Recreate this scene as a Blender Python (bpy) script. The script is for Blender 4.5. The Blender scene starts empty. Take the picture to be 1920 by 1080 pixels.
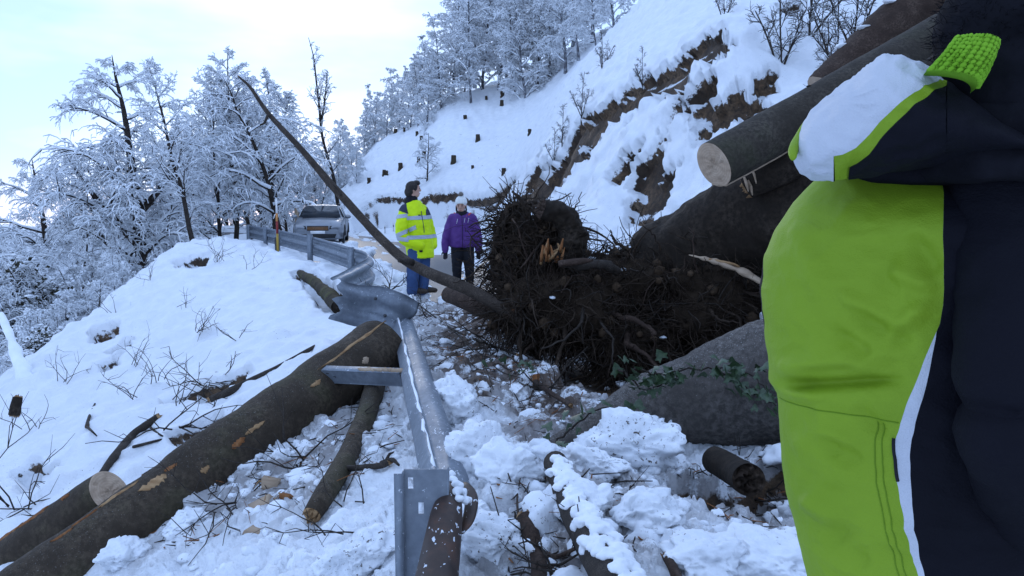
import bpy, bmesh, math, random
import numpy as np
from mathutils import Vector, Matrix, Quaternion

scene = bpy.context.scene
C = scene.collection
R = math.radians
rng = np.random.default_rng(7)
random.seed(7)

# ---------------------------------------------------------------- camera
F_PX = 1478.0                      # focal length in pixels of a 1920 wide frame
CAM_Z = 1.6
PITCH = math.atan2(160.0, F_PX)    # camera looks slightly down
cam_d = bpy.data.cameras.new('camera')
cam_d.sensor_width = 36.0
cam_d.lens = F_PX / 1920.0 * 36.0
cam_d.clip_start = 0.05
cam_d.clip_end = 3000.0
cam = bpy.data.objects.new('camera', cam_d)
C.objects.link(cam)
cam.location = (0, 0, CAM_Z)
cam.rotation_euler = (math.pi / 2 - PITCH, 0, 0)
scene.camera = cam

# ---------------------------------------------------------------- sky, sun, exposure
SUN_AZ = R(-9.0)                  # to the left of straight ahead, low behind the ridge
SUN_EL = R(8.0)
world = bpy.data.worlds.new('World')
scene.world = world
world.use_nodes = True
nt = world.node_tree
nt.nodes.clear()
w_out = nt.nodes.new('ShaderNodeOutputWorld')
w_bg = nt.nodes.new('ShaderNodeBackground')
w_sky = nt.nodes.new('ShaderNodeTexSky')
w_sky.sky_type = 'NISHITA'
w_sky.sun_disc = False
w_sky.sun_elevation = SUN_EL
w_sky.sun_rotation = SUN_AZ
w_sky.altitude = 700
w_sky.air_density = 1.0
w_sky.dust_density = 0.3
w_sky.ozone_density = 1.6
w_bg.inputs['Strength'].default_value = 0.15
# thin bright cloud veil, laid out by view direction on the dome
w_tc = nt.nodes.new('ShaderNodeTexCoord')
w_map = nt.nodes.new('ShaderNodeMapping')
w_map.inputs['Scale'].default_value = (1.3, 1.3, 4.2)
w_map.inputs['Location'].default_value = (10.25, 4.27, 6.05)
w_noise = nt.nodes.new('ShaderNodeTexNoise')
w_noise.inputs['Scale'].default_value = 1.5
w_noise.inputs['Detail'].default_value = 5.0
w_noise.inputs['Roughness'].default_value = 0.52
w_ramp = nt.nodes.new('ShaderNodeValToRGB')
w_ramp.color_ramp.elements[0].position = 0.48
w_ramp.color_ramp.elements[0].color = (0, 0, 0, 1)
w_ramp.color_ramp.elements[1].position = 0.74
w_ramp.color_ramp.elements[1].color = (0.30, 0.30, 0.30, 1)
w_mix = nt.nodes.new('ShaderNodeMixRGB')
w_mix.inputs['Color2'].default_value = (7.8, 8.3, 9.0, 1)
nt.links.new(w_tc.outputs['Generated'], w_map.inputs['Vector'])
nt.links.new(w_map.outputs['Vector'], w_noise.inputs['Vector'])
nt.links.new(w_noise.outputs['Fac'], w_ramp.inputs['Fac'])
nt.links.new(w_ramp.outputs['Color'], w_mix.inputs['Fac'])
# high thin veil over the whole sky evens it out
w_veil = nt.nodes.new('ShaderNodeMixRGB')
w_veil.inputs['Fac'].default_value = 0.90
w_veil.inputs['Color2'].default_value = (2.0, 2.9, 4.85, 1)
nt.links.new(w_sky.outputs['Color'], w_veil.inputs['Color1'])
nt.links.new(w_veil.outputs['Color'], w_mix.inputs['Color1'])
nt.links.new(w_mix.outputs['Color'], w_bg.inputs['Color'])
nt.links.new(w_bg.outputs['Background'], w_out.inputs['Surface'])

sun_d = bpy.data.lights.new('sun', 'SUN')
sun_d.energy = 0.5
sun_d.angle = R(24)
sun_d.color = (1.0, 0.93, 0.84)
sun = bpy.data.objects.new('sun', sun_d)
C.objects.link(sun)
sun.location = (-10, 60, 40)
_sd = Vector((math.sin(SUN_AZ) * math.cos(SUN_EL), math.cos(SUN_AZ) * math.cos(SUN_EL), math.sin(SUN_EL)))
sun.rotation_euler = _sd.to_track_quat('Z', 'Y').to_euler()

scene.view_settings.view_transform = 'Standard'
scene.view_settings.look = 'None'
scene.view_settings.exposure = 1.08
scene.view_settings.gamma = 1.0
scene.view_settings.use_curve_mapping = False
scene.cycles.max_bounces = 6
scene.cycles.diffuse_bounces = 3
scene.cycles.transparent_max_bounces = 8

# ---------------------------------------------------------------- helpers
def at(px, py, Y):
    """world point seen at pixel (px, py) of the 1920x1080 frame at distance Y in front of the camera"""
    u = (px - 960.0) / F_PX
    v = (540.0 - py) / F_PX
    c, s = math.cos(PITCH), math.sin(PITCH)
    dy = c + v * s
    dz = -s + v * c
    t = Y / dy
    return np.array((u * t, Y, CAM_Z + dz * t))

class MB:
    """collects vertices, quads and triangles for one mesh"""
    def __init__(self):
        self.v, self.q, self.t, self.n = [], [], [], 0
        self.qm, self.tm = [], []
    def add(self, v, q=None, t=None, m=0):
        v = np.asarray(v, float).reshape(-1, 3)
        if q is not None and len(q):
            q = np.asarray(q, np.int64).reshape(-1, 4) + self.n
            self.q.append(q); self.qm.append(np.full(len(q), m))
        if t is not None and len(t):
            t = np.asarray(t, np.int64).reshape(-1, 3) + self.n
            self.t.append(t); self.tm.append(np.full(len(t), m))
        self.v.append(v)
        self.n += len(v)
        return self
    def tube(self, pts, rad, sides=6, caps=True, m=0, squash=1.0, phase=0.0):
        pts = np.asarray(pts, float); n = len(pts)
        rad = np.broadcast_to(np.asarray(rad, float), (n,))
        tan = np.gradient(pts, axis=0)
        tan /= np.linalg.norm(tan, axis=1)[:, None] + 1e-9
        up = np.array((0, 0, 1.0)) if abs(tan[:, 2]).mean() < 0.9 else np.array((1.0, 0, 0))
        a = np.cross(tan, up); a /= np.linalg.norm(a, axis=1)[:, None] + 1e-9
        b = np.cross(a, tan)
        th = np.linspace(0, 2 * np.pi, sides, endpoint=False) + phase
        ring = (np.cos(th)[None, :, None] * a[:, None, :] + squash * np.sin(th)[None, :, None] * b[:, None, :])
        v = (pts[:, None, :] + ring * rad[:, None, None]).reshape(-1, 3)
        i = np.arange(n - 1)[:, None] * sides
        j = np.arange(sides)[None, :]
        k = (j + 1) % sides
        q = np.stack([i + j, i + k, i + sides + k, i + sides + j], -1).reshape(-1, 4)
        t = []
        if caps:
            base = n * sides
            v = np.vstack([v, pts[0], pts[-1]])
            for jj in range(sides):
                t.append((base, (jj + 1) % sides, jj))
                t.append((base + 1, (n - 1) * sides + jj, (n - 1) * sides + (jj + 1) % sides))
        return self.add(v, q, t, m)
    def box(self, c, s, rot=None, m=0):
        c = np.asarray(c, float); s = np.asarray(s, float) / 2
        v = np.array([(x, y, z) for x in (-1, 1) for y in (-1, 1) for z in (-1, 1)], float) * s
        if rot is not None:
            v = v @ np.array(rot).T
        q = [(0, 1, 3, 2), (4, 6, 7, 5), (0, 4, 5, 1), (2, 3, 7, 6), (0, 2, 6, 4), (1, 5, 7, 3)]
        return self.add(v + c, q, m=m)
    def mesh(self, name, smooth=True):
        me = bpy.data.meshes.new(name)
        v = np.vstack(self.v) if self.v else np.zeros((0, 3))
        q = np.vstack(self.q) if self.q else np.zeros((0, 4), np.int64)
        t = np.vstack(self.t) if self.t else np.zeros((0, 3), np.int64)
        me.vertices.add(len(v)); me.vertices.foreach_set('co', v.astype(np.float32).ravel())
        nl = len(q) * 4 + len(t) * 3
        me.loops.add(nl)
        me.loops.foreach_set('vertex_index', np.concatenate([q.ravel(), t.ravel()]).astype(np.int32))
        me.polygons.add(len(q) + len(t))
        me.polygons.foreach_set('loop_start', np.concatenate([np.arange(len(q)) * 4, len(q) * 4 + np.arange(len(t)) * 3]).astype(np.int32))
        mi = np.concatenate([np.concatenate(self.qm) if self.qm else np.zeros(0), np.concatenate(self.tm) if self.tm else np.zeros(0)]).astype(np.int32)
        me.polygons.foreach_set('material_index', mi)
        if smooth:
            me.polygons.foreach_set('use_smooth', np.ones(len(q) + len(t), bool))
        me.update(calc_edges=True)
        me.validate()
        return me
    def build(self, name, mat, parent=None, smooth=True):
        me = self.mesh(name, smooth)
        for mm in (mat if isinstance(mat, (list, tuple)) else [mat]):
            me.materials.append(mm)
        return link(name, me, parent)

def link(name, data, parent=None, loc=None, rz=None):
    o = bpy.data.objects.new(name, data)
    C.objects.link(o)
    if parent is not None:
        o.parent = parent
    if loc is not None:
        o.location = loc
    if rz is not None:
        o.rotation_euler = (0, 0, rz)
    return o

def tag(o, label=None, cat=None, group=None, kind=None):
    if label: o['label'] = label
    if cat: o['category'] = cat
    if group: o['group'] = group
    if kind: o['kind'] = kind
    return o

def empty(name, loc, label=None, cat=None, group=None, rz=0.0):
    o = bpy.data.objects.new(name, None)
    C.objects.link(o)
    o.empty_display_size = 0.2
    o.location = loc
    o.rotation_euler = (0, 0, rz)
    return tag(o, label, cat, group)

def copy_tree(o, parent=None):
    c = o.copy(); C.objects.link(c); c.parent = parent
    for ch in o.children:
        copy_tree(ch, c)
    return c

def local(o, pts):
    return np.asarray(pts, float) - np.array(o.location)

def spline(ctrl, n):
    """Catmull-Rom through control points"""
    P = np.asarray(ctrl, float)
    P = np.vstack([2 * P[0] - P[1], P, 2 * P[-1] - P[-2]])
    m = len(P) - 3
    ts = np.linspace(0, m, n)
    i = np.minimum(ts.astype(int), m - 1)
    u = (ts - i)[:, None]
    p0, p1, p2, p3 = P[i], P[i + 1], P[i + 2], P[i + 3]
    return 0.5 * (2 * p1 + (p2 - p0) * u + (2 * p0 - 5 * p1 + 4 * p2 - p3) * u ** 2 + (3 * p1 - p0 - 3 * p2 + p3) * u ** 3)

def ico(sub):
    bm = bmesh.new()
    bmesh.ops.create_icosphere(bm, subdivisions=sub, radius=1.0)
    v = np.array([x.co[:] for x in bm.verts]); f = np.array([[y.index for y in x.verts] for x in bm.faces])
    bm.free()
    return v, f
ICO1, ICO2, ICO3 = ico(1), ico(2), ico(3)

# gradient noise in three dimensions
_perm = np.random.default_rng(3).permutation(256)
_perm = np.concatenate([_perm, _perm, _perm])
_grad = np.random.default_rng(4).normal(size=(256, 3))
_grad /= np.linalg.norm(_grad, axis=1)[:, None]
def noise3(p):
    p = np.asarray(p, float)
    i = np.floor(p).astype(np.int64); f = p - i
    i &= 255
    u = f * f * f * (f * (f * 6 - 15) + 10)
    res = 0
    for dx in (0, 1):
        for dy in (0, 1):
            for dz in (0, 1):
                h = _perm[_perm[_perm[(i[:, 0] + dx) & 255] + ((i[:, 1] + dy) & 255)] + ((i[:, 2] + dz) & 255)]
                g = _grad[h]
                d = g[:, 0] * (f[:, 0] - dx) + g[:, 1] * (f[:, 1] - dy) + g[:, 2] * (f[:, 2] - dz)
                w = (u[:, 0] if dx else 1 - u[:, 0]) * (u[:, 1] if dy else 1 - u[:, 1]) * (u[:, 2] if dz else 1 - u[:, 2])
                res = res + w * d
    return res * 1.6
def fbm(p, octaves=4, gain=0.5):
    s, a, tot = 0, 1.0, 0
    p = np.asarray(p, float)
    for k in range(octaves):
        s = s + a * noise3(p * 2.0 ** k + 17.3 * k); tot += a; a *= gain
    return s / tot
def worley2(x, y, seed=0):
    """distance to the nearest jittered cell point and a random value of that cell"""
    i, j = np.floor(x).astype(np.int64), np.floor(y).astype(np.int64)
    best = np.full(x.shape, 9.0); val = np.zeros(x.shape)
    for di in (-1, 0, 1):
        for dj in (-1, 0, 1):
            a, b = i + di, j + dj
            h = _perm[(_perm[(a + seed) & 255] + b) & 255]
            h2 = _perm[h + 57]
            d = np.hypot(a + h / 255.0 - x, b + h2 / 255.0 - y)
            m = d < best
            best = np.where(m, d, best); val = np.where(m, _perm[h2 + 11] / 255.0, val)
    return best, val
def sstep(a, b, x):
    t = np.clip((x - a) / (b - a), 0, 1)
    return t * t * (3 - 2 * t)

# ---------------------------------------------------------------- materials
MAT = {}
def new_mat(name, rough=0.8, spec=0.3, metal=0.0):
    m = bpy.data.materials.new(name)
    m.use_nodes = True
    b = m.node_tree.nodes['Principled BSDF']
    b.inputs['Roughness'].default_value = rough
    b.inputs['Specular IOR Level'].default_value = spec
    b.inputs['Metallic'].default_value = metal
    MAT[name] = m
    return m, m.node_tree, b
def N(nt, typ, **kw):
    n = nt.nodes.new(typ)
    for k, v in kw.items():
        if k in n.inputs: n.inputs[k].default_value = v
        else: setattr(n, k, v)
    return n
def ramp(nt, fac, stops):
    r = nt.nodes.new('ShaderNodeValToRGB')
    e = r.color_ramp.elements
    while len(e) < len(stops): e.new(0.5)
    for k, (p, c) in enumerate(stops):
        e[k].position = p
        e[k].color = (*c, 1) if len(c) == 3 else c
    nt.links.new(fac, r.inputs['Fac'])
    return r.outputs['Color']
def tex_noise(nt, scale, detail=4, rough=0.55, stretch=None, coord='Object', dist=0.0):
    tc = nt.nodes.new('ShaderNodeTexCoord')
    n = N(nt, 'ShaderNodeTexNoise', Scale=scale, Detail=detail, Roughness=rough, Distortion=dist)
    if stretch:
        mp = nt.nodes.new('ShaderNodeMapping')
        mp.inputs['Scale'].default_value = stretch
        nt.links.new(tc.outputs[coord], mp.inputs['Vector']); nt.links.new(mp.outputs['Vector'], n.inputs['Vector'])
    else:
        nt.links.new(tc.outputs[coord], n.inputs['Vector'])
    return n.outputs['Fac']
def bump(nt, b, h, strength=0.3, dist=0.02):
    bp = N(nt, 'ShaderNodeBump', Strength=strength, Distance=dist)
    nt.links.new(h, bp.inputs['Height'])
    nt.links.new(bp.outputs['Normal'], b.inputs['Normal'])
def mixc(nt, fac, a, b, typ='MIX'):
    m = nt.nodes.new('ShaderNodeMixRGB'); m.blend_type = typ
    for sock, val in (('Fac', fac), ('Color1', a), ('Color2', b)):
        if hasattr(val, 'links') or isinstance(val, bpy.types.NodeSocket):
            nt.links.new(val, m.inputs[sock])
        else:
            m.inputs[sock].default_value = val if not isinstance(val, tuple) or len(val) == 4 else (*val, 1)
    return m.outputs['Color']
def simple(name, stops, scale=8, detail=5, rough=0.8, spec=0.3, metal=0.0, bstr=0.3, bdist=0.01, stretch=None, coord='Object', brough=0.6):
    m, nt, b = new_mat(name, rough, spec, metal)
    f = tex_noise(nt, scale, detail, brough, stretch, coord)
    nt.links.new(ramp(nt, f, stops), b.inputs['Base Color'])
    if bstr: bump(nt, b, f, bstr, bdist)
    return m
# ================================================================ terrain
CP = [
 # plateau by the camera, debris field
 (0,0,.0),(1.5,0,.1),(-1.2,0,-.1),(0,-10,0),(-6,-10,-2.5),(6,-10,2),(3,0,.7),(-3,0,-.9),
 (.3,2.2,.28),(-.36,2.75,.06),(-.22,2.5,.06),(-.42,3.1,.12),(1.2,3,.22),(0,3.2,.26),(.4,4.5,.17),(1.2,4.6,.06),(.9,4.0,.14),(0,6.5,.18),(1,6.5,.22),(-.6,9,.06),(.3,9,.1),(1.3,8.5,.25),
 # road
 (-1.5,12.4,.04),(-.9,13.8,.04),(-3,18,.02),(-1,18,.0),(-5,24,.02),(-2,24,0),(-9,30,.02),(-6,30,0),(-4,32,0),
 (-12,38,0),(-8,40,0),(-20,43,0),(-14,47,0),(-30,46,0),(-25,51,0),(-7,44,0),
 # foot of the bank along the road
 (-16,53,.1),(-9,47.5,.1),(-5,43.4,.1),(-2.5,36,.1),(-.8,29,.1),(.3,22,.1),(.7,16,.2),(1.1,12,.3),
 # right of the view, behind the person
 (2.6,6,.8),(3.5,4,1.2),(2.5,3,.55),(6,8,3.5),(5,5,2.3),(4.5,2,1.6),(8,0,4),(12,10,7.5),(14,20,11.5),(20,40,20),(15,62,19),(30,20,20),(30,70,26),(25,0,14),
 # downhill side and valley
 (-12,13,-4.5),(-12,20,-3.2),(-15,27,-3.4),(-16,10,-7),(-10,5,-4.5),(-6,2,-2.2),(-22,20,-9),(-22,34,-7),(-40,30,-15),(-18,37,-3.0),
 (-60,60,-18),(-40,40,-11),(-60,0,-24),(-30,0,-14),(-45,55,-6),
 # beyond the skyline of the far slope
 (-14,85,4),(-8,84,9),(0,84,14),(10,80,18),(-22,80,-1),(-40,120,-6),(0,140,10),(40,120,25),(-90,120,-20),(80,60,40),(-120,20,-30),
]
CPX = [
 (450,1000,4.4),(300,1050,4.4),(600,1040,3.6),(690,1000,3.3),(560,850,5.3),(400,760,7.5),(200,850,7.0),(50,1000,5.6),(0,900,7.6),
 (600,620,10),(620,540,13),(500,500,17),(430,447,26),(500,466,25.2),(585,491,19.3),(660,521,15.9),(545,478,22),(330,468,24),(260,518,20.5),(120,622,16.5),(0,722,13.2),(300,700,11),(200,640,14.5),(400,560,15),
 (700,380,49.5),(640,385,54),(850,378,45),(920,385,38),(740,330,56),(850,300,51),(930,300,48),(700,275,65),(650,335,66),(760,240,65),(830,195,62),(880,182,62),(1000,172,57),(980,250,50),
 (985,335,24),(1060,260,20.5),(1150,200,17.5),(1250,140,15),(1330,90,13.2),(1050,200,35),(1080,130,42),(1150,60,36),(1200,20,31),(1400,0,18),(1600,0,15.5),
 (1500,100,13),(1500,200,11),(1400,250,11.6),(1300,250,12.6),(1200,350,13.4),(1100,320,17),(1050,420,14.5),(950,445,18),(1300,430,9.6),(1400,330,9.2),(960,400,24),
]
_cp = np.array(CP + [tuple(at(*c)) for c in CPX])
def _warp(x, y):
    # distances shrink with range so that near detail and far slopes share one interpolation
    r = np.hypot(x, y) + 1e-6
    s = np.log1p(r / 6.0) * 6.0 / r
    return np.stack([x * s, y * s], -1)
def _kern(d):
    return np.sqrt(d * d + 0.10)
_cw = _warp(_cp[:, 0], _cp[:, 1])
_K = _kern(np.linalg.norm(_cw[:, None] - _cw[None], axis=-1))
_n = len(_cp)
_A = np.zeros((_n + 3, _n + 3)); _A[:_n, :_n] = _K - np.eye(_n) * 0.02
_Pm = np.c_[np.ones(_n), _cw]; _A[:_n, _n:] = _Pm; _A[_n:, :_n] = _Pm.T
_W = np.linalg.solve(_A, np.r_[_cp[:, 2], 0, 0, 0])
def H0(x, y):
    x = np.atleast_1d(np.asarray(x, float)); y = np.atleast_1d(np.asarray(y, float))
    out = np.empty(x.shape)
    for s in range(0, len(x), 60000):
        w = _warp(x[s:s+60000], y[s:s+60000])
        d2 = (w ** 2).sum(1)[:, None] + (_cw ** 2).sum(1)[None] - 2 * w @ _cw.T
        out[s:s+60000] = np.sqrt(np.maximum(d2, 0) + 0.10) @ _W[:_n] + _W[_n] + w @ _W[_n + 1:]
    return out
def h0(x, y):
    return float(H0(x, y)[0])

SOIL = {
 'S1': [(1.58,19.5),(2.07,18.0),(2.65,16.6),(2.88,15.5),(3.02,14.8),(3.1,14.9),(3.21,13.94),(3.41,13.64),(3.30,13.24),(3.08,13.74),(2.91,14.55),(2.71,15.43),(2.48,16.22),(2.19,17.31),(1.93,17.52),(1.73,17.85),(1.63,18.77),(1.34,19.71),(1.25,20.5),(1.56,20.0)],
 'S2': [(1.39,20.5),(1.74,18.72),(1.73,17.91),(1.49,18.56),(1.40,18.20),(1.23,18.31),(0.99,18.49),(0.75,18.58),(0.39,23.30),(0.24,24.17),(0.41,24.59),(.78,23.0),(1.04,22.0)],
 'S3': [(2.80,14.86),(2.90,13.91),(2.88,13.57),(2.77,14.39)],
 'S4': [(2.96,13.13),(3.13,12.72),(3.06,12.61),(2.94,12.81)],
 'S5': [(2.95,12.47),(3.17,12.41),(3.39,12.33),(3.66,12.01),(3.60,11.76),(3.41,12.09),(3.15,12.12),(2.97,12.20)],
 'S6': [(2.18,13.89),(2.37,13.67),(2.37,13.24),(2.29,13.00),(2.41,12.49),(2.35,12.27),(2.10,12.49),(1.93,13.02),(2.02,13.37)],
 'S7': [(2.19,11.59),(2.38,11.39),(2.42,10.56),(2.29,10.79),(2.13,10.51)],
 'S8': [(1.90,14.73),(2.15,14.27),(2.08,14.09)],
 'S9': [(5.33,16.12),(5.74,16.40),(5.59,15.81),(5.07,15.02)],
 'S10': [(3.80,12.36),(3.96,12.35),(3.89,12.12),(3.78,12.20)],
 'B1': [(-9.44,50.06),(-9.19,50.62),(-7.22,48.79),(-6.66,47.56),(-6.51,45.51),(-8.59,47.15)],
 'B2': [(-5.26,47.38),(-4.04,46.18),(-0.76,37.83),(-0.66,35.24),(-2.18,40.41),(-3.69,43.81),(-4.65,45.45)],
 'L1': [(-8.33,19.83),(-8.12,20.15),(-7.71,19.97),(-7.36,18.40),(-7.82,18.74)],
 'L2': [(-8.04,15.15),(-7.91,15.32),(-7.61,14.62),(-7.79,14.66)],
 'L3': [(-3.86,8.67),(-3.50,8.75),(-3.12,8.72),(-2.87,8.30),(-2.96,7.80),(-3.63,8.33)],
 'L4': [(-2.92,6.91),(-2.73,6.97),(-2.51,6.28),(-2.70,6.46)],
 'L5': [(-4.38,16.03),(-4.34,16.62),(-2.88,12.76),(-2.48,11.41),(-2.64,11.45),(-3.32,13.19)],
 'L6': [(-5.01,7.85),(-4.44,7.27),(-4.28,6.83)],
 'L7': [(-6.96,13.62),(-6.97,14.02),(-6.69,13.26)],
 'L8': [(-6.72,12.69),(-6.53,12.81),(-6.35,12.23)],
 'R1': [(-.3,9.0),(2.41,7.57),(1.98,6.03),(0.82,5.37),(0.42,6.80),(-0.15,11.10)],
 'R2': [(0.86,3.72),(1.36,4.06),(1.20,3.36),(1.01,3.42),(0.95,3.58)],
}
DIRT = {
 'D5': [(-1.2,8.6),(-.3,9.2),(.3,7.5),(.1,5.6),(-.35,5.2),(-.8,6.6)],
 'D1': [(-2.34,5.04),(-1.64,5.35),(-1.39,6.29),(-1.15,6.43),(-0.72,4.68),(-1.00,4.21),(-1.61,4.30),(-1.98,4.53)],
 'D2': [(-1.56,12.75),(0.29,10.51),(0.77,5.86),(0.79,4.99),(0.12,4.25),(-0.24,5.77),(-0.99,8.47)],
 'D3': [(0.84,4.04),(1.54,4.27),(1.15,3.10),(0.85,3.11)],
 'D4': [(-0.07,3.45),(0.60,3.60),(0.55,2.68),(-0.02,2.73)],
}

# --- mesh
def sd_poly(x, y, poly):
    """signed distance to a polygon, negative inside"""
    P = np.asarray(poly, float); d = np.full(x.shape, 1e9); ins = np.zeros(x.shape, bool)
    for a, b in zip(P, np.roll(P, -1, 0)):
        e = b - a; wx, wy = x - a[0], y - a[1]
        t_ = np.clip((wx * e[0] + wy * e[1]) / (e @ e + 1e-9), 0, 1)
        d = np.minimum(d, np.hypot(wx - e[0] * t_, wy - e[1] * t_))
        c = ((a[1] <= y) & (b[1] > y)) | ((b[1] <= y) & (a[1] > y))
        if abs(e[1]) > 1e-9:
            xi = a[0] + (y - a[1]) / e[1] * e[0]
            ins ^= c & (x < xi)
    return np.where(ins, -d, d)

RAIL_XY = np.array([(-.25,2.6),(-.4,3.8),(-1.24,8.3),(-2.2,12.0),(-3.35,16.5),(-5.1,20.0),(-7.8,25.0),(-9.9,29.0),(-14,35),(-22,40)])
FOOT_XY = np.array([(1.6,6),(1.1,12),(.7,16),(.3,22),(-.8,29),(-2.5,36),(-5,43.4),(-9,47.5),(-16,53),(-30,55)])
ROAD_POLY = np.vstack([RAIL_XY[3:] + np.array((.6, .3)), FOOT_XY[:0:-1] - np.array((.5, .3))])
TRACKS = [spline([(.2,9.5),(-.35,13),(-.9,17),(-2.0,22),(-4.2,30),(-6.6,37),(-10,43),(-18,47)], 60),
          spline([(-.8,10.5),(-1.25,14.5),(-2.3,19.5),(-4.2,26),(-6.6,33),(-10.0,39.5),(-18,44)], 60)]
def rail_d(x, y):
    best = np.full(x.shape, 99.0); near_ = np.where((y > 8) & (y < 50) & (x > -30) & (x < 3))[0]
    xs, ys = x[near_], y[near_]; b_ = np.full(xs.shape, 99.0)
    for a, b in zip(RAIL_XY[:-1], RAIL_XY[1:]):
        e = b - a; wx, wy = xs - a[0], ys - a[1]
        t_ = np.clip((wx * e[0] + wy * e[1]) / (e @ e), 0, 1); b_ = np.minimum(b_, np.hypot(wx - e[0] * t_, wy - e[1] * t_))
    best[near_] = b_
    return best
def track_d(x, y):
    best = np.full(x.shape, 99.0)
    for tr in TRACKS:
        for a, b in zip(tr[:-1, :2], tr[1:, :2]):
            e = b - a; wx, wy = x - a[0], y - a[1]
            t_ = np.clip((wx * e[0] + wy * e[1]) / (e @ e), 0, 1)
            best = np.minimum(best, np.hypot(wx - e[0] * t_, wy - e[1] * t_))
    return best

def terrain_grid():
    ang = np.concatenate([np.linspace(-100, -37, 44, endpoint=False), np.linspace(-37, 37, 690), np.linspace(37, 100, 45)[1:]])
    ang = np.radians(ang)
    rr = [1.25]
    while rr[-1] < 230:
        r = rr[-1]
        k = 0.0052 if r < 6 else (0.0056 if r < 24 else (0.009 if r < 90 else 0.03))
        rr.append(r * (1 + k))
    rr = np.array(rr)
    A, Rr = np.meshgrid(ang, rr)
    return A, Rr

def surface_detail(x, y, z0, nrm, step=1.0):
    """soil mask, dirt mask and displacement along the normal"""
    n = len(x)
    p = np.stack([x, y, z0], -1)
    rng_ = np.hypot(x, y)
    soil = np.zeros(n); dirt = np.zeros(n)
    warp_ = fbm(p * 1.7, 3) * 0.22 + fbm(p * 6.5 + 9, 3) * 0.16
    for k, poly in SOIL.items():
        P = np.array(poly); far = max(1.0, P[:, 1].mean() / 12)
        lo, hi = P.min(0) - 0.8 * far, P.max(0) + 0.8 * far
        s = np.where((x > lo[0]) & (x < hi[0]) & (y > lo[1]) & (y < hi[1]))[0]
        if not len(s): continue
        aspect = 1.0
        d = sd_poly(x[s], y[s], P) - (0.10 if k[0] == 'L' else (0.15 if k in ('S1', 'S2') else (.5 if k[0] == 'B' else 0.10))) * min(far, 1.6)
        wd = 1.0 if k != 'R1' else 2.0
        w_ = 0.045 * far * wd
        soil[s] = np.maximum(soil[s], sstep(w_, -w_, d + warp_[s] * 0.75 * far * {'L': .6, 'B': .3}.get(k[0], 1.4)))
    for k, poly in DIRT.items():
        d = sd_poly(x, y, np.array(poly))
        dirt = np.maximum(dirt, sstep(0.5, -0.5, d + warp_ * 2.0) * (.75 if k == 'D1' else 1.0))
    dirt = np.maximum(dirt, sstep(0.3, -0.3, sd_poly(x, y, np.array(SOIL['R1']))))
    # road and its snow
    rd = sd_poly(x, y, ROAD_POLY)
    onroad = sstep(0.5, -0.5, rd)
    # rubble: broken snow right of the barrier and below the left trunk
    rub = sstep(0.8, -0.3, sd_poly(x, y, np.array([(-.35,2.0),(-.5,4),(-1.3,8.5),(-1.8,12),(-.2,12),(1.2,8.5),(2.6,5.5),(2.2,1.5)])) )
    rub2 = sstep(0.5, -0.3, sd_poly(x, y, np.array([(-.45,2.4),(-2.2,4.0),(-2.3,5.0),(-1.25,7.0),(-.9,7.0),(-.6,4.2)])))
    rub = np.maximum(rub, rub2 * 0.75)
    dome = lambda d, v: (0.45 * np.sqrt(np.clip(1 - (d / 0.85) ** 2, 0, 1)) + 0.6 * sstep(.78, .42, d)) * (0.3 + v)
    rd0 = sstep(1.7, 0.3, rail_d(x, y)) * sstep(.45, -.5, rd) * sstep(10.0, 14.0, y)
    sel = np.where((rub > 0) | (rd0 > 0))[0]
    rubble = np.zeros(n); dm2 = np.zeros(n); dm4 = np.zeros(n)
    ps = p[sel]; wx, wy = ps[:, 0] + 0.05 * noise3(ps * 9), ps[:, 1] + 0.05 * noise3(ps * 9 + 40)
    d1, v1 = worley2(wx / 0.34, wy / 0.34, 5)
    d2, v2 = worley2(wx / 0.15 + 31, wy / 0.15, 9)
    d3, v3 = worley2(wx / 0.06 + 11, wy / 0.06 + 5, 21)
    d4, v4 = worley2(wx / 0.55 + 3, wy / 0.55 + 9, 33)
    rubble[sel] = 0.085 * dome(d1, v1) + 0.055 * dome(d2, v2) + 0.026 * dome(d3, v3) + 0.024 * np.abs(fbm(ps * 16, 3)) + 0.012 * fbm(ps * 48, 2) + 0.10 * fbm(ps * 0.9 + 5, 3)
    dm2[sel] = dome(d2, v2); dm4[sel] = dome(d4, v4) * (v4 > 0.3)
    # undisturbed snow: pillows over stones and brush, small crust
    pil = 0.10 * fbm(p * 0.55, 3) + 0.06 * np.abs(fbm(p * 1.9 + 3, 3)) + 0.030 * fbm(p * 6.0, 4)
    lump = np.clip(noise3(p * 2.6 + 70) - 0.06, 0, 1) * 0.17
    far_ = sstep(25, 60, rng_)
    pil = pil + lump * (1 - 0.6 * onroad) + far_ * (0.35 * fbm(p * 0.22, 3) + 0.16 * fbm(p * 0.9, 4) + 0.22 * np.clip(noise3(p * .8 + 33) - .25, 0, 1))
    disp = pil * (1 - rub) + (rubble - 0.06) * rub
    # ploughed lumps beside the barrier and around the car
    berm = rd0
    disp = disp + berm * (0.10 + 0.26 * dm4 + 0.08 * dm2)
    # wheel tracks cleared down to the asphalt, ragged edges
    clear = np.zeros(n); k = np.where(onroad > 0)[0]
    clear[k] = sstep(0.95, 0.45, track_d(x[k], y[k]) + fbm(p[k] * np.array((2.6, .8, 1.0)) + 12, 3) * 0.85) * sstep(9.5, 12.0, y[k]) * onroad[k]
    disp = disp * (1 - 0.75 * onroad * (1 - berm)) + onroad * 0.075 * (1 - clear) - clear * 0.09
    # bare earth lies under the snow blanket
    inset = 0.10 + 0.012 * np.clip(rng_, 0, 30)
    k = np.where(soil > 0)[0]; pk = p[k]; rock = np.zeros(n)
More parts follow.
